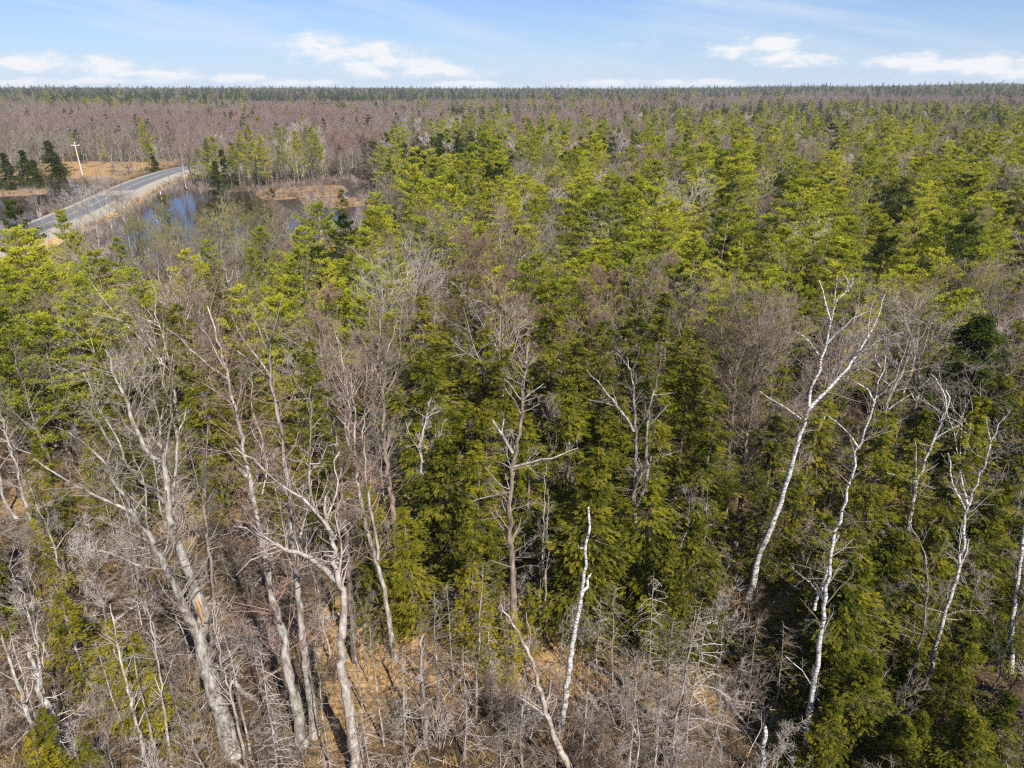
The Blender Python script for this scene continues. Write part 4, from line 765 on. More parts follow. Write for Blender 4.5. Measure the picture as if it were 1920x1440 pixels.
# ------------------------------------------------------------------ placing trees
placed = []      # (kind, x, y, h)
def at_top(x, y, h):        # base whose tree of height h has its top at this pixel
    return G(x, y, h)[:2]
heroC = [('hemlock', 1030, 520, 14, 1.15), ('hemlock', 1190, 590, 13, 1.1), ('hemlock', 1268, 612, 12, 1), ('hemlock', 800, 640, 12.5, 1.05), ('hemlock_near', 845, 800, 9.5, 1.28), ('hemlock', 560, 635, 12.5, .9), ('hemlock', 350, 560, 12.5, .8),
  ('hemlock', 440, 590, 11, .8), ('hemlock_dark', 1840, 592, 12.8, .85), ('hemlock_near', 1860, 905, 9.2, 1.25), ('hemlock_near', 1665, 975, 8.4, 1.2), ('hemlock_near', 1600, 1030, 8.5, 1.22), ('hemlock_near', 1775, 985, 8.2, 1.15), ('hemlock_near', 1722, 1010, 7.6, 1.1), ('hemlock_near', 1625, 1215, 6.4, 1.1), ('hemlock_near', 1810, 1320, 5.2, 1.2),
  ('hemlock_near', 1690, 1345, 4.6, 1.2), ('hemlock_near', 1325, 955, 8.6, .9), ('hemlock', 1228, 880, 9.5, 1.0), ('hemlock', 1130, 770, 11, 1.1), ('hemlock', 1070, 700, 11, 1.05), ('hemlock_near', 1095, 880, 9.5, 1.09), ('hemlock', 1445, 930, 6.2, .9), ('hemlock', 1515, 885, 6.8, .9), ('hemlock', 995, 770, 10, .9), ('hemlock', 1330, 760, 11, 1),
  ('hemlock', 1290, 700, 11, 1), ('hemlock', 1220, 720, 11.5, 1.05), ('hemlock', 890, 820, 9, .9), ('hemlock', 760, 780, 9.5, .9), ('hemlock', 700, 900, 8, .8), ('hemlock', 880, 960, 7.5, .9), ('hemlock', 1460, 780, 10, .9), ('hemlock', 520, 700, 11, .85), ('hemlock', 610, 760, 9.5, .8), ('hemlock', 1840, 1330, 5.5, 1), ('hemlock', 1560, 950, 9, 1),
  ('hemlock', 500, 350, 12, 1), ('hemlock', 468, 360, 11, .8), ('hemlock', 310, 362, 10.5, 1.1), ('hemlock', 645, 352, 12, 1.1), ('hemlock', 60, 800, 8, .8),
  ('pine_dark', 30, 378, 14.5, .75), ('pine', 112, 398, 12.5, .8), ('pine', 45, 470, 13, 1), ('pine', 20, 435, 13, 1.2), ('pine', 95, 465, 12.5, 1.2), ('pine', 170, 475, 12, 1.1), ('pine', 30, 540, 12, 1.2), ('pine', 110, 560, 12, 1.2), ('pine', 180, 555, 11.5, 1.1), ('pine', 60, 590, 11.5, 1.1), ('pine', 10, 580, 12, 1.1), ('pine', 240, 510, 11.5, 1), ('pine', 560, 470, 12, 1.1), ('pine', 620, 530, 12, 1.1), ('pine', 700, 430, 12.5, 1.1), ('pine', 740, 470, 12, 1), ('pine', 545, 520, 12, 1.1), ('pine', 670, 560, 11.5, 1), ('pine', 480, 430, 11.5, 1), ('pine', 390, 450, 11, .9), ('pine', 1230, 440, 12, 1.2), ('pine', 1310, 440, 12, 1.2), ('pine', 1050, 520, 11.5, 1), ('pine', 990, 430, 12, 1.1), ('pine', 900, 420, 12, 1.1), ('pine', 1700, 500, 11.5, 1.1), ('pine', 1800, 540, 11.5, 1.1), ('pine', 1600, 480, 12, 1.2), ('pine', 1500, 520, 11.5, 1.1), ('pine', 1380, 540, 11.5, 1), ('pine', 130, 440, 12, .9), ('pine', 75, 520, 12.5, 1), ('pine', 215, 450, 12, .75), ('pine', 10, 500, 13, 1), ('pine', 150, 520, 12, .9), ('pine', 595, 382, 14, 1.05), ('pine_dark', 640, 400, 13, .9), ('pine', 705, 365, 13.5, .95), ('pine', 560, 430, 12.5, .9), ('pine', 650, 450, 12.5, .95), ('pine', 600, 490, 12, 1), ('pine', 690, 500, 12, .95), ('pine', 475, 470, 11, .7),
  ('pine', 915, 345, 13, 1.0), ('pine', 1010, 350, 13, 1.05), ('pine', 1070, 395, 12, 1), ('pine_dark', 1130, 262, 14, 1), ('pine_dark', 1035, 238, 14, 1.2), ('spruce', 807, 222, 17, 1), ('pine_dark', 1565, 232, 16, 1.2), ('pine', 1668, 240, 15.5, 1.2), ('pine', 1300, 282, 14, 1), ('pine', 1400, 250, 14, 1), ('pine', 1490, 300, 14, 1), ('pine', 1545, 350, 13, 1.1), ('pine', 1590, 410, 13, 1.15), ('pine', 1720, 380, 13, 1),
  ('pine', 1800, 320, 13.5, 1.1), ('pine', 1870, 395, 13, 1.1), ('pine', 1690, 470, 12, 1), ('pine', 1400, 390, 13, 1.1), ('pine', 1340, 330, 13.5, 1), ('pine', 1205, 330, 13.5, 1), ('pine', 1270, 380, 13, 1), ('pine', 1150, 420, 12, .9), ('pine', 1480, 430, 12.5, 1.1), ('pine', 1380, 470, 11, .9), ('pine', 1620, 330, 13.5, 1), ('pine', 1830, 470, 12, 1), ('pine_dark', 1900, 380, 12.5, 1), ('pine_dark', 1655, 330, 13, .9),
  ('hemlock_dark', 92, 262, 12, 1.10), ('hemlock_dark', 104, 288, 8, 1.10), ('hemlock_dark', 60, 298, 8, 1.10), ('hemlock_dark', 5, 285, 10, 1.10), ('hemlock_dark', 38, 280, 10, 1.05), ('hemlock_dark', 285, 290, 6, 1.10), ('hemlock_dark', 415, 278, 11, 0.85), ('pine', 372, 280, 10, 1.2), ('pine', 440, 275, 11, 1.2), ('hemlock_dark', 400, 300, 9, 0.80), ('spruce', 478, 292, 9, .9), ('spruce', 505, 302, 6.5, .8), ('spruce', 518, 300, 6.5, .8), ('hemlock', 290, 290, 5, 1.2), ('pine_dark', 150, 178, 16, 1.4), ('pine_dark', 305, 190, 16, 1.1), ('pine', 175, 182, 15, 1.2),
  ('pine_dark', 700, 265, 13, 1.1), ('spruce', 680, 250, 14, 1.1), ('pine_dark', 760, 270, 13, 1.1), ('pine_dark', 850, 285, 12.5, 1.2), ('pine_dark', 905, 290, 12.5, 1), ('pine', 905, 235, 15, .9), ('pine', 950, 305, 12, 1), ('pine_dark', 830, 250, 14, 1.1),
  ('hemlock', 160, 820, 6.5, .8), ('hemlock', 60, 880, 6.5, .8), ('hemlock', 360, 690, 10, 1), ('hemlock', 420, 730, 9, .9), ('hemlock', 180, 650, 10, .9),
  ('hemlock', 1330, 640, 11, 1), ('hemlock', 1400, 610, 10, 1), ('hemlock', 1480, 650, 10, 1), ('hemlock', 1560, 720, 9, 1), ('hemlock', 1700, 640, 9, .9), ('pine', 1620, 560, 10.5, .9), ('hemlock', 1250, 545, 12, 1), ('pine', 1335, 500, 11, 1.1), ('pine', 1440, 505, 11.5, 1.1), ('pine', 1560, 500, 11.5, 1.1), ('pine', 1655, 515, 11, 1), ('pine', 1750, 470, 12, 1.1), ('pine', 1100, 470, 12, 1), ('pine', 1185, 465, 12, 1.1),
  ('hemlock', 900, 610, 10.5, 1), ('hemlock', 950, 650, 10, .9), ('hemlock', 850, 580, 11, .9), ('hemlock', 740, 600, 11, .9), ('pine', 1000, 480, 12, 1), ('pine', 940, 500, 11, 1), ('hemlock', 1130, 600, 11, 1), ('hemlock', 1090, 640, 11, 1), ('pine', 470, 540, 12, .9), ('hemlock', 400, 520, 11, 1), ('pine', 330, 470, 11, .8), ('pine', 530, 560, 11.5, 1), ('hemlock', 1900, 700, 10, 1), ('hemlock', 1750, 760, 9.5, 1), ('hemlock', 1790, 850, 9, 1.1),
  ('hemlock_yellow', 72, 965, 8.2, .62), ('hemlock_yellow', 190, 1165, 6, 1.0), ('hemlock_yellow', 110, 1110, 6, 1.0), ('hemlock_yellow', 235, 1190, 5.4, 1.1), ('hemlock_yellow', 275, 1250, 4.8, 1.0), ('hemlock_yellow', 50, 1370, 4.2, 1.2), ('hemlock_yellow', 880, 1050, 6, 1.1), ('hemlock_yellow', 955, 1130, 4.4, .9), ('hemlock', 700, 980, 7, .9), ('hemlock', 770, 960, 7.5, .9), ('hemlock_near', 1735, 1325, 4.6, 1.2), ('hemlock_near', 1560, 1300, 5, 1.0), ('hemlock_near', 1880, 1300, 5.4, 1.2), ('hemlock_near', 1590, 1090, 7.4, 1.1), ('hemlock_near', 1830, 1150, 6.6, 1.1), ('hemlock_near', 1250, 1010, 7, .9), ('hemlock', 905, 1000, 6, .8), ('hemlock', 60, 1330, 4.5, .8), ('hemlock', 150, 1370, 4, .8), ('hemlock_yellow', 905, 1085, 5.5, .8), ('hemlock_yellow', 990, 1090, 5, .6)]
heroB = [('bare_grey', 290, 478, 15, 1.05), ('bare_grey', 820, 395, 15, 1.2), ('bare_mauve', 880, 430, 14, 1.1), ('bare_grey', 760, 470, 14, 1), ('oak', 965, 440, 12.5, 1), ('oak', 1050, 445, 12, .9), ('oak', 1190, 520, 12, 1), ('bare_mauve', 1220, 480, 12, .9), ('bare_grey', 1505, 425, 12, 1), ('bare_mauve', 1300, 520, 12, .9), ('oak', 1700, 540, 11, 1), ('oak', 1880, 500, 13, 1), ('oak', 1790, 500, 12, .9),
  ('bare_grey', 140, 392, 10, .8), ('bare_grey', 175, 400, 9, .9), ('bare_grey', 230, 372, 10, .9), ('bare_mauve', 75, 412, 9, .9), ('bare_grey', 120, 368, 9, .8), ('bare_grey', 190, 338, 10, .9), ('bare_olive', 260, 385, 12, 1.2), ('bare_olive', 330, 395, 12, 1.2), ('bare_olive', 395, 380, 12, 1.2), ('bare_olive', 440, 400, 12, 1.1), ('bare_mauve', 370, 430, 11, 1), ('bare_grey', 540, 395, 12, 1), ('bare_mauve', 1260, 470, 12, 1), ('bare_mauve', 222, 345, 12.5, .7), ('bare_grey', 160, 350, 11, .9), ('bare_grey', 560, 490, 13, .5), ('bare_grey', 170, 600, 12, .9), ('bare_mauve', 30, 560, 12, 1), ('bare_mauve', 1130, 500, 13, 1),
  ('birch', 590, 335, 12.5, .8), ('birch', 615, 345, 12, .7), ('birch', 570, 345, 12, .6), ('bare_mauve', 510, 375, 12, 1), ('bare_grey', 600, 560, 12, .7), ('oak', 860, 560, 12, .9), ('bare_mauve', 800, 540, 12.5, .9), ('bare_grey', 1470, 560, 12.5, .9)]
for (k, x, y, h, ws) in heroC+heroB:
    p = at_top(x, y, h); placed.append([k, p[0], p[1], h, ws, 1])
# thin birches by the far end of the road and standing dead stems on the far shore
for (x, y, h, k) in [(268, 353-40, 9, 'birch'), (276, 314, 8, 'slim'), (299, 313, 13, 'birch'), (306, 311, 11, 'birch'), (311, 312, 14, 'birch'), (316, 311, 9, 'slim'), (344, 352, 8, 'slim'), (350, 354, 11, 'birch'), (405, 353, 9, 'birch'), (420, 352, 8, 'slim'), (452, 350, 8, 'birch'), (488, 350, 10, 'birch'), (30, 333, 9, 'birch'), (655, 340, 9, 'slim'), (702, 352, 8, 'slim'), (750, 350, 9, 'slim'), (740, 356, 11, 'birch'), (835, 390, 9, 'slim'), (920, 340, 8, 'dead_spruce'), (540, 345, 9, 'slim'), (560, 344, 11, 'birch'), (580, 342, 9, 'slim'), (200, 350, 9.5, 'dead_spruce'), (186, 352, 8.5, 'dead_spruce')]:
    p = G(x, y)[:2]; placed.append([k, p[0], p[1], h, .8, 1])
for (x, y, h, k) in [(150, 445, 9, 'bare_grey'), (188, 458, 10, 'bare_grey'), (215, 442, 9, 'slim'), (118, 452, 8, 'bare_mauve'), (240, 425, 8, 'bare_grey'), (172, 402, 7, 'slim'), (88, 445, 8, 'bare_grey'), (255, 455, 10, 'bare_mauve'), (205, 420, 8, 'bare_grey'), (100, 395, 6, 'bare_mauve'), (130, 388, 6, 'bare_grey'), (160, 380, 6, 'bare_mauve'), (70, 400, 6, 'bare_grey'), (300, 440, 8, 'bare_olive'), (350, 430, 8, 'bare_mauve'), (420, 420, 8, 'bare_grey'), (180, 372, 5.5, 'bare_grey'), (30, 410, 6, 'bare_mauve'), (225, 352, 6, 'bare_grey'), (252, 335, 6, 'bare_mauve')]:
    p = G(x, y)[:2]; placed.append([k, p[0], p[1], h, .9, 1])
# dead spruces of the foreground, at their feet in the picture
for (x, y, h) in [(823, 1340, 7), (892, 1345, 8.5), (1147, 1340, 7), (1268, 1400, 7.5), (1255, 1440, 8.5), (1240, 1380, 6.5), (1285, 1410, 7.5), (1450, 1352, 5.5), (870, 1420, 6), (950, 1400, 6.5), (1090, 1430, 5.5), (720, 1400, 6.5), (760, 1380, 5), (620, 1440, 6), (530, 1430, 6.5), (500, 1340, 5.5), (350, 1410, 7), (300, 1450, 8), (240, 1400, 6), (980, 1440, 7), (1330, 1430, 4.5), (1370, 1380, 4.5), (1180, 1430, 5.5), (1500, 1420, 4.5), (850, 1300, 6.5), (1050, 1300, 4.5), (1400, 1300, 4.5), (580, 1300, 7), (470, 1420, 8), (1120, 1290, 5.5), (420, 1330, 8), (1210, 1310, 7), (680, 1330, 6), (915, 1340, 5)]:
    p = G(x, y)[:2]; placed.append(['dead_spruce', p[0], p[1], h, 1, 1])

MAP1 = ["mmmmmmmmmmmmqqqq", "MMMmMMmqmmqqPPqP", "MmmMGMqqqGPPPPqP", "MMMGGGDDqDqPPPGP", "......DPqPPPPqPP", "......PPqPPPPPGP", "..OOO.PGPPPPPPPP", "..OOOPPGPPPPPqPP", "P.OGPPGGqPPPPqPP", "PPGcGPGGqPPqPGPP", "PPGCqPGGGqqGqGqP", "PPGCqPGGCGGqGGGg", "PPGCqqGGCGGqGGgG"]
MAP2 = ["qqGCcCGqCCCGGGgc", "GqcCcCCqCCCGCggc", "GccGCCCGCCCCCcgG", "GGcGCGCCCCCCcCGc", "GGGGGcCCCCCCCCcC", "cGGGBccCcCCCCCcC", "ccBGBBcCBCCCCCCc", "BBBBBBBBcBcCCCCc", "BBBBBBBBBBBB.CCc", "BBBBBBBBBBBB.CCc", "cBBBBBBBBBBBB.Cc", "cBBBBBBBBBBBBBCc", "cBBBBBBBBBBBBBcc", "BBBBBBBBBBBBBBcc"]
def cell(px, py):
    c = np.clip((px/120).astype(int), 0, 15)
    r = np.where(py < 560, (py-170)/30, 13+(py-560)/60); r = np.clip(r.astype(int), 0, 25)
    rows = MAP1+MAP2
    tab = np.array([[ord(ch) for ch in (rows[min(i, len(rows)-1)])] for i in range(27)])
    return tab[r, c]
MIX = {'m': [('bare_mauve', .9), ('pine_dark', .05), ('pine', .05)], 'M': [('bare_mauve', .97), ('pine_dark', .03)], 'G': [('bare_grey', .17), ('bare_mauve', .15), ('bare_olive', .29), ('hemlock', .22), ('pine', .17)],
       'g': [('bare_mauve', .27), ('bare_grey', .27), ('bare_olive', .12), ('hemlock', .06), (None, .28)], 'q': [('pine', .42), ('bare_grey', .13), ('bare_mauve', .16), ('bare_olive', .21), ('pine_dark', .05), (None, .03)], 'P': [('pine', .49), ('pine_dark', .04), ('bare_grey', .12), ('bare_mauve', .11), ('bare_olive', .10), (None, .14)],
       'D': [('pine_dark', .5), ('pine', .25), ('bare_grey', .25)], 'C': [('hemlock', .5), ('bare_olive', .1), ('bare_mauve', .12), ('slim', .12), (None, .16)], 'c': [('hemlock', .36), ('slim', .08), ('bare_grey', .33), ('bare_mauve', .2), (None, .05)],
       'O': [('bare_olive', .6), ('bare_mauve', .25), ('hemlock', .15)], 'B': [('dead_spruce', .42), ('slim', .42), (None, .16)], '.': [(None, 1)]}
def jgrid(y0, y1, s, half=.86):
    xs = np.arange(-y1*half-12, y1*half+12, s); ys = np.arange(y0, y1, s); XX, YY = np.meshgrid(xs, ys); P = np.stack([XX.ravel(), YY.ravel()], 1)+rng.uniform(-.48, .48, (XX.size, 2))*s
    return P[(np.abs(P[:, 0]) < P[:, 1]*half+12)]
pts = np.concatenate([jgrid(9, 75, 2.75), jgrid(75, 250, 4.2), jgrid(250, 620, 6.6, .80)])
HR = {'pine': (8.5, 16.5), 'pine_dark': (11, 15), 'hemlock': (6, 13), 'bare_grey': (10, 14.5), 'bare_mauve': (10, 14), 'bare_olive': (8, 12), 'dead_spruce': (4, 8), 'slim': (6, 10), 'birch': (10, 14)}
d_ = np.hypot(pts[:, 0], pts[:, 1])
bad = np.zeros(len(pts), bool)
for pd in (pond_r, pond_l): bad |= inside(pts, pd)
incl = inside(pts, clearing); bad |= incl & (rng.random(len(pts)) < .2)
bad |= (dist_line(pts, roadc[::3]) < 9.5)
pts = pts[~bad]
hp = np.array([[p[1], p[2]] for p in placed])
gnd0 = np.array([G(x, y)[:2] for x, y in [(640, 1440), (610, 1160), (640, 1100), (760, 1140), (1000, 1130), (1090, 1130), (1290, 1240), (1320, 1440)]])
nfill = []; CON = ('pine', 'pine_dark', 'hemlock', 'spruce', 'hemlock_near', 'hemlock_yellow', 'hemlock_dark')
for (k, x, y, h, ws) in heroC:
    if y > 330: HEROPX += [(x+dx, y+dy, float(np.hypot(*at_top(x, y, h)))) for dx, dy in ((0, 20), (0, 55), (-14, 40), (14, 40), (0, 90)) if y+dy < 1000]
HP = np.array(HEROPX)
u = rng.random(len(pts)); hh = rng.random(len(pts))
bpx, bpy_, _ = proj(np.c_[pts, np.zeros(len(pts))])
dmin = np.min(np.linalg.norm(pts[:, None]-hp[None], axis=2), axis=1) if len(pts) < 60000 else 9
# two passes: guess the kind with a middling height, then check the map again with the real height
for i in range(len(pts)):
    x, y = pts[i]; D = math.hypot(x, y)
    if dmin[i] < (1.5 if D < 90 else 2.0): continue
    kind = None
    hg = 12 if D > 45 else 9.5
    px, py, _ = proj([[x, y, hg]]); ch = chr(int(cell(px, py)[0]))
    uu = u[i]
    for k, pr in MIX[ch]:
        uu -= pr
        if uu <= 0: kind = k; break
    if bpy_[i] < 352 and bpx[i] < 700 and kind is None: kind = 'bare_mauve'
    if kind is None: continue
    if D > 430 and kind == 'pine' and rng.random() < .5: kind = 'pine_dark'
    if kind == 'pine' and D < 72: kind = 'hemlock'
    if kind.startswith('bare') and D < 95:
        if rng.random() < .12: continue
        if D < 46: kind = 'slim'
    h = HR[kind][0]+(HR[kind][1]-HR[kind][0])*hh[i]
    if kind.startswith('bare') and D < 95: h *= .92
    px2, py2, _ = proj([[x, y, h]]); c2 = chr(int(cell(px2, py2)[0]))
    if c2 == '.' and bpy_[i] > 352: continue
    if bpy_[i] > 1010 and 380 < bpx[i] < 1330 and kind not in ('dead_spruce', 'slim'):
        continue
    if bpy_[i] > 1010 and kind == 'hemlock' and bpx[i] < 500 and rng.random() < .6: continue
    if c2 in 'Bg' and kind in ('hemlock', 'pine') and D < 60: continue
    if abs(px2[0]-150) < 42 and 100 < D < 300 and (D < 288 or kind in CON): continue
    # keep the near shore low enough for the pond and road to show
    if px2[0] < 705 and 275 < py2[0] < 372 and not (bpy_[i] < 352 and kind in ('bare_mauve', 'bare_grey')): continue
    if px2[0] < 240 and 372 <= py2[0] < 425: continue
    wsc = rng.uniform(1.1, 1.55)*min(1.25, 13/h) if kind == 'pine' else rng.uniform(.85, 1.2)
    dpt = D*math.cos(PITCH)+20; hw = (2.2 if kind in CON else 1.3)*FPX/dpt*.8
    if D < 120:
        nearer = HP[:, 2] > D+.5
        hit = nearer & (np.abs(HP[:, 0]-.5*(px2[0]+bpx[i])) < hw) & (HP[:, 1] > py2[0]+10) & (HP[:, 1] < bpy_[i])
        if hit.any() and (kind in CON or rng.random() < .62): continue
    if 1380 < .5*(px2[0]+bpx[i]) < 1500 and D < 24: continue
    nfill.append([kind, x, y, h, wsc, 0])
print('fill', len(nfill), time.time()-T0)
allp = placed+nfill
# pick which are individuals
CAT = {'hemlock_yellow': 'hemlock', 'hemlock_dark': 'conifer', 'pine': 'pine', 'pine_dark': 'pine', 'spruce': 'spruce', 'hemlock': 'hemlock', 'hemlock_near': 'hemlock', 'bare_grey': 'tree', 'bare_mauve': 'tree', 'bare_olive': 'tree', 'oak': 'tree', 'slim': 'tree', 'birch': 'birch', 'dead_spruce': 'dead spruce'}
OBJN = {'hemlock_yellow': 'hemlock_tree', 'hemlock_dark': 'conifer_tree', 'pine': 'pine_tree', 'pine_dark': 'pine_tree', 'spruce': 'spruce_tree', 'hemlock': 'hemlock_tree', 'hemlock_near': 'hemlock_tree', 'bare_grey': 'bare_tree', 'bare_mauve': 'bare_tree', 'bare_olive': 'bare_tree', 'oak': 'bare_tree', 'slim': 'bare_tree', 'birch': 'white_birch', 'dead_spruce': 'dead_spruce'}
LAB = {'hemlock_yellow': 'yellowish young hemlock', 'hemlock_dark': 'bushy dark conifer', 'pine': 'yellow-green pine', 'pine_dark': 'dark green pine', 'spruce': 'dark conical spruce', 'hemlock': 'olive-green drooping hemlock', 'hemlock_near': 'dense drooping hemlock', 'bare_grey': 'grey leafless tree', 'bare_mauve': 'mauve-brown leafless tree', 'bare_olive': 'olive leafless tree', 'oak': 'dark leafless tree', 'slim': 'slender pale leafless tree', 'birch': 'white-barked birch', 'dead_spruce': 'bristly dead spruce'}
GRP = {'conifer': 'bushy dark conifers by the ponds', 'pine': 'pines of the forest', 'spruce': 'spruces of the forest', 'hemlock': 'hemlocks of the forest', 'tree': 'leafless trees of the forest', 'birch': 'white birches of the forest', 'dead spruce': 'dead spruces of the forest'}
info = []
for p in allp:
    px, py, f = proj([[p[1], p[2], p[3]*.8]]); vis = (-60 < px[0] < 1980) and (py[0] < 1560)
    info.append((p, px[0], py[0], f[0], vis))
bycat = {}
for i, t in enumerate(info):
    if t[4]: bycat.setdefault(CAT[t[0][0]], []).append((-(t[0][5]*1000)-t[0][3]/t[3], i))
LIM = {'conifer': 300, 'tree': 255, 'pine': 300, 'hemlock': 300, 'spruce': 300, 'birch': 270, 'dead spruce': 300}
indiv = set()
for c, l in bycat.items():
    l.sort(); indiv |= {i for _, i in l[:LIM[c]]}
LAND += [('the utility pole', 148, 300), ('the far end of the road', 335, 318), ('the bend of the road', 215, 365), ('the left pond', 60, 380), ('the marshy pond strip', 560, 362), ('the blue open water', 520, 385), ('the tall dark spruce', 807, 250),
  ('the near left road corner', 110, 415), ('the white snag above left', 430, 530), ('the dark right skyline pine', 1565, 250), ('the broad pale central tree', 820, 430), ('the dark central hemlock', 1030, 600), ('the far right dark hemlock', 1838, 650), ('the left fan crowned tree', 290, 520),
  ('the top left skyline', 60, 175), ('the top right skyline', 1850, 175), ('the skyline above centre', 960, 175), ('the right photo edge', 1900, 560), ('the bright right pine thicket', 1560, 420), ('the central pine thicket', 1230, 380), ('the left edge pine thicket', 60, 500), ('the pines below the water', 620, 450), ('the bottom left corner', 40, 1400), ('the bottom right corner', 1880, 1400), ('the sunlit orange litter', 1150, 1230)]
ORD = ['closest', 'second closest', 'third closest', 'fourth closest', 'fifth closest', 'sixth closest', 'seventh closest', 'eighth closest', 'ninth closest', 'tenth closest', 'eleventh closest', 'twelfth closest']
groups = {}
for i in sorted(indiv):
    p, px, py, f, _ = info[i]; dd = [math.hypot(px-a, py-b_) for _, a, b_ in LAND]; k = int(np.argmin(dd)); dx, dy = px-LAND[k][1], py-LAND[k][2]
    if abs(dx) > 2*abs(dy): rel = 'right of' if dx > 0 else 'left of'
    elif abs(dy) > 2*abs(dx): rel = 'below' if dy > 0 else 'above'
    else: rel = ('below' if dy > 0 else 'above')+' and '+('right of' if dx > 0 else 'left of')
    groups.setdefault((LAB[p[0]], rel, k), []).append((dd[k], i))
LBL = {}
for (lb, rel, k), l in groups.items():
    l.sort()
    for r_, (_, i) in enumerate(l):
        LBL[i] = f"{lb} {rel} {LAND[k][0]}" if len(l) == 1 else f"{ORD[r_] if r_ < 12 else str(r_+1)+'th closest'} {lb} {rel} {LAND[k][0]}"
WIDE = {'hemlock': 1.38, 'hemlock_near': 1.18, 'pine': 1.3, 'pine_dark': 1.2}
mass = {}
cnt = 0
for i, (p, px, py, f, vis) in enumerate(info):
    kind, x, y, h, ws, _h = p; z = float(ground_z(np.array([x]), np.array([y]))[0]) if math.hypot(x, y) < 60 else float(hill(np.array([x]), np.array([y]))[0])
    z = max(z, -.1)-.12
    if i in indiv:
        vs_ = KIND[kind]; parts, H0 = vs_[int(rng.integers(len(vs_)))]
        r = root(OBJN[kind], LBL[i], CAT[kind], (x, y, z), rng.uniform(0, 6.28), GRP[CAT[kind]]); s = h/H0; wk = WIDE.get(kind, 1)*(rng.uniform(.88, 1.15)); r.scale = (s*ws*wk, s*ws*wk, s)
        if kind in CON and kind != 'spruce': r.rotation_euler[0] = rng.normal(0, .035); r.rotation_euler[1] = rng.normal(0, .035); cnt += 1
        for nm, me in parts:
            o_ = ob(nm, me, r)
            if nm in ('twigs', 'branches'): o_['kind'] = 'stuff'
    else:
        mk = {'oak': 'bare_grey', 'slim': 'sapling', 'birch': 'bare_grey', 'hemlock_near': 'hemlock'}.get(kind, kind)
        if mk == 'dead_spruce': continue
        mass.setdefault(mk, []).append((x, y, z, h/HK[mk]))
print('individuals', cnt, time.time()-T0)
# far forest to the ridges
far = np.concatenate([jgrid(620, 1200, 8.5, .78), jgrid(1200, 3600, 17, .76)]); D = np.hypot(far[:, 0], far[:, 1]); fz = hill(far[:, 0], far[:, 1])
nz = vnoise(far[:, 0]/260, far[:, 1]/190, 9)+.5*vnoise(far[:, 0]/90, far[:, 1]/70, 12); aa = np.arctan2(far[:, 0], far[:, 1])
pc = sst(700, 1500, D+(nz-.75)*1100)*.74+.10; pc = np.where(aa > .25, np.maximum(pc, .18*(nz > .9)), pc); pch = (vnoise(far[:, 0]/150, far[:, 1]/75, 71) > np.where(aa > .05, .60, .78)); pc = np.where(pch & (D < 1700), np.maximum(pc, .62), pc); isc = rng.random(len(far)) < pc
# bare patches on the ridges
isc &= ~((vnoise(far[:, 0]/420, far[:, 1]/300, 21) > .74) & (D < 1500) & (aa > 0))
for j in range(len(far)):
    if isc[j]: k = 'pine' if rng.random() < (.55 if D[j] < 900 else .12) else ('pine_dark' if rng.random() < .7 else 'spruce'); h = rng.uniform(.85, 1.25)*(1.35 if rng.random() < .05 else 1)
    else: k = 'bare_mauve'; h = rng.uniform(.85, 1.15)
    mass.setdefault(k, []).append((far[j, 0], far[j, 1], fz[j]-.2, h*(1.25 if D[j] > 1200 else 1.05)))
# understorey saplings and brush
us = np.concatenate([jgrid(10, 70, 1.9), jgrid(70, 130, 3.2)]); bx, by, _ = proj(np.c_[us, np.zeros(len(us))]); keep = rng.random(len(us)) < .42
openg = inside(us, gnd0); keep &= ~(openg & (rng.random(len(us)) < .8)); keep &= ~((bx > 1500) & (by > 950) & (rng.random(len(us)) < .7))
keep |= (by > 1150) & (bx < 1500) & (rng.random(len(us)) < .10)
for x, y in us[keep]: mass.setdefault('sapling', []).append((x, y, float(ground_z(np.array([x]), np.array([y]))[0])-.1, rng.uniform(.45, 1.0)))
fb = jgrid(200, 330, 2.6, .75); fbx, fby, _ = proj(np.c_[fb, np.zeros(len(fb))]); kp = (fbx < 800) & ~((np.abs(fbx-150) < 34) & (np.hypot(fb[:, 0], fb[:, 1]) < 285)) & (rng.random(len(fb)) < .75) & (dist_line(fb, roadc[::2]) > 11)
for pd in (pond_r, pond_l, clearing): kp &= ~inside(fb, pd)
for x, y in fb[kp]: mass.setdefault('sapling', []).append((x, y, -.1, rng.uniform(.5, 1.5)))
NMS = {'pine': ('pine_forest', 'massed yellow-green pines farther back in the forest'), 'pine_dark': ('dark_pine_forest', 'far band of dark green pines towards the horizon'), 'spruce': ('spruce_forest', 'far dark spruces along the horizon ridge'), 'hemlock': ('hemlock_forest', 'massed olive hemlocks farther back in the forest'),
  'bare_mauve': ('leafless_forest', 'far mauve-brown mass of leafless trees'), 'bare_grey': ('grey_leafless_forest', 'farther massed grey leafless trees'), 'bare_olive': ('olive_leafless_forest', 'farther massed trees with olive budding twigs'), 'sapling': ('saplings', 'leafless saplings filling the understorey')}
def VAR(k, a):
    n = len(a); v = rng.integers(0, len(PR[k]), n)
    if k == 'bare_mauve':
        q = vnoise(a[:, 0]/55, a[:, 1]/80, 61)+.35*rng.random(n); v = np.where(q < .5, 2, np.where(q < .8, 0, np.where(q < 1.05, 1, 3)))
    return v
for k, l in mass.items():
    a = np.array(l); n = len(a); stuff(NMS[k][0], NMS[k][1], a[:, :3], rng.uniform(0, 6.28, n), a[:, 3], VAR(k, a), PR[k]); print(k, n)
sh = jgrid(12, 60, 1.25); bx, by, _ = proj(np.c_[sh, np.zeros(len(sh))]); openg = inside(sh, gnd0)
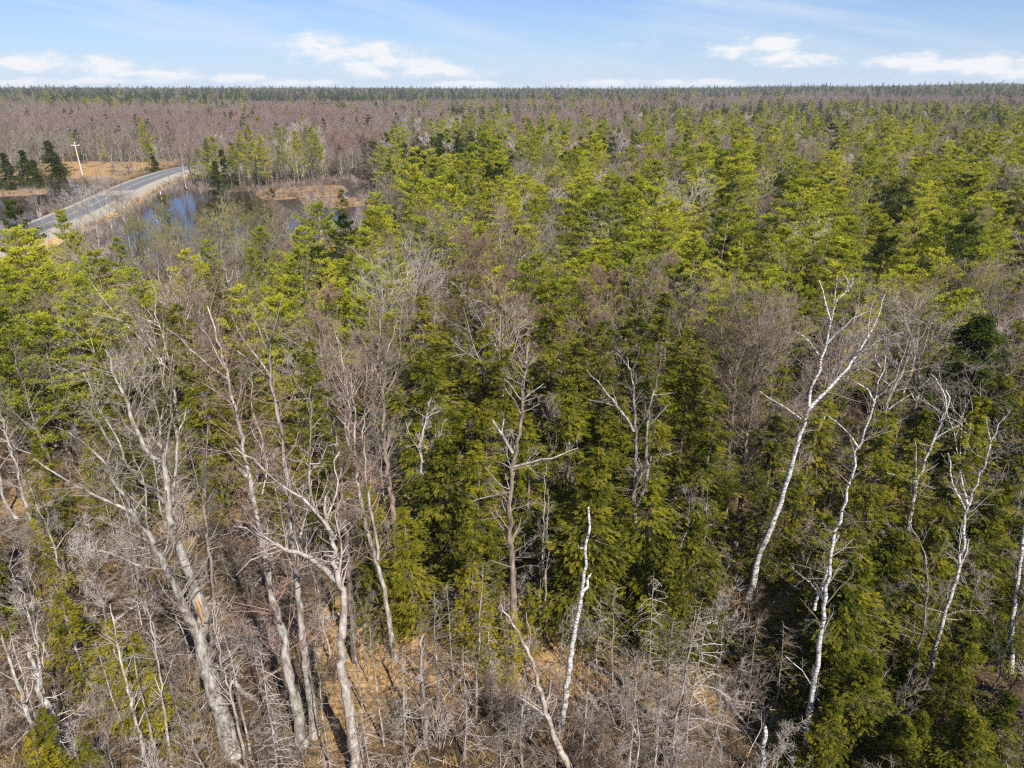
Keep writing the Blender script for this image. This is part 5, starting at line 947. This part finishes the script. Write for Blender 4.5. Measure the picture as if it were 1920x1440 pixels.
dn = vnoise(sh[:, 0]/4, sh[:, 1]/4, 31); keep = (rng.random(len(sh)) < np.where(by > 1230, .42, .28)*np.where(openg & (by < 1290), .35, 1)*(dn*1.4)); sh = sh[keep]; n = len(sh)
z = ground_z(sh[:, 0], sh[:, 1]); stuff('brush', 'tangled leafless brush covering the forest floor', np.c_[sh, z-.05], rng.uniform(0, 6.28, n), rng.uniform(.6, 1.5, n), rng.integers(0, 4, n), PR['shrub']); print('brush', n)
# marsh brush round the ponds
mp = jgrid(105, 245, 1.4, .75); dpr = np.minimum(dist_line(mp, np.vstack([pond_r, pond_r[:1]])), dist_line(mp, np.vstack([pond_l, pond_l[:1]]))); inm = np.zeros(len(mp), bool)
for pl in marsh: inm |= inside(mp, pl)
keep = ((dpr < 4.5) & (rng.random(len(mp)) < .6)) | (inm & (rng.random(len(mp)) < .3)); keep &= dist_line(mp, roadc[::2]) > 7.5; mp = mp[keep]; n = len(mp)
stuff('shore_brush', 'low leafless brush along the pond shores', np.c_[mp, np.full(n, WZ)], rng.uniform(0, 6.28, n), rng.uniform(.6, 1.3, n), rng.integers(0, 4, n), PR['shrub']); print('shore', n)
gs = jgrid(14, 48, .8); keep = rng.random(len(gs)) < .25*(vnoise(gs[:, 0]/3, gs[:, 1]/3, 41) > .45); gs = gs[keep]; n = len(gs)
stuff('grass_tufts', 'dry straw grass tufts on the forest floor', np.c_[gs, ground_z(gs[:, 0], gs[:, 1])-.02], rng.uniform(0, 6.28, n), rng.uniform(.6, 1.4, n), rng.integers(0, 2, n), PR['grass'])
# fallen sticks on the floor
ls = jgrid(14, 60, .7); ls = ls[rng.random(len(ls)) < .7]; n = len(ls); z = ground_z(ls[:, 0], ls[:, 1])+.03; a = rng.uniform(0, 6.28, n); l2 = rng.uniform(.2, 1, n)**2*2.2+.2
A_ = np.c_[ls, z]; d = np.stack([np.cos(a), np.sin(a), rng.normal(.05, .12, n)], 1); g = Geo(); g.bent(A_, A_+d*l2[:, None]*.5+np.c_[np.zeros((n, 2)), rng.uniform(0, .08, n)], A_+d*l2[:, None], rng.uniform(.008, .028, n), tint=rng.random(n))
o = ob('fallen_sticks', g.mesh('fallen_sticks', M['tw_pale'])); o['kind'] = 'stuff'; o['label'] = 'fallen sticks and twigs lying on the forest floor'
# tangled dead boughs
lb = jgrid(15, 40, 1.5); lb = lb[rng.random(len(lb)) < .5]; n = len(lb); a = rng.uniform(0, 6.28, n)
S = np.c_[lb, ground_z(lb[:, 0], lb[:, 1])]; D = nrm(np.stack([np.cos(a), np.sin(a), rng.uniform(.1, 1.1, n)], 1)); Ln = rng.uniform(1, 3.6, n)
g = Geo(); P = grow(S, D, Ln, None, 6, .12, -.13, rng); R = rng.uniform(.012, .036, n)[:, None]*np.linspace(1, .3, 6); g.tubes(P, R, 4, tint=rng.random(n))
S, D, Ln, _r = kids(P, R, 6, .2, 1, 45, .38, rng, Ln); P2 = grow(S, D, Ln, None, 4, .18, -.05, rng); g.tubes(P2, np.full(len(P2), .009)[:, None]*np.linspace(1, .4, 4), 3, tint=rng.random(len(P2)))
S, D, Ln, _r = kids(P2, np.full((len(P2), 4), .008), 4, .2, 1, 45, .5, rng, Ln); mid = S+D*Ln[:, None]*.5; g.bent(S, mid, mid+nrm(D+rng.normal(0, .3, D.shape))*Ln[:, None]*.5, .006, tint=rng.random(len(S)))
o = ob('dead_boughs', g.mesh('dead_boughs', M['tw_pale'])); o['kind'] = 'stuff'; o['label'] = 'tangled pale dead boughs arching over the forest floor'
# haze
HAZE = 0.00010
if HAZE:
    me = bpy.data.meshes.new('haze'); x0, x1, y0, y1, z0, z1 = -5400, 5400, -200, 6400, -3, 62
    vs8 = [(x, y, z) for z in (z0, z1) for y in (y0, y1) for x in (x0, x1)]
    me.from_pydata(vs8, [], [(0, 2, 3, 1), (4, 5, 7, 6), (0, 1, 5, 4), (2, 6, 7, 3), (0, 4, 6, 2), (1, 3, 7, 5)]); hz = ob('haze', me); hz['kind'] = 'stuff'; hz['label'] = 'thin pale blue air over the forest'
    m = mat('haze'); nt_ = m.node_tree; oo = nt_.nodes.new('ShaderNodeOutputMaterial'); pv = nt_.nodes.new('ShaderNodeVolumePrincipled'); pv.inputs['Density'].default_value = HAZE; pv.inputs['Color'].default_value = (.80, .88, 1, 1); pv.inputs['Anisotropy'].default_value = 0.0
    nt_.links.new(pv.outputs[0], oo.inputs['Volume']); me.materials.append(m)
print('done', time.time()-T0, len(bpy.data.objects))
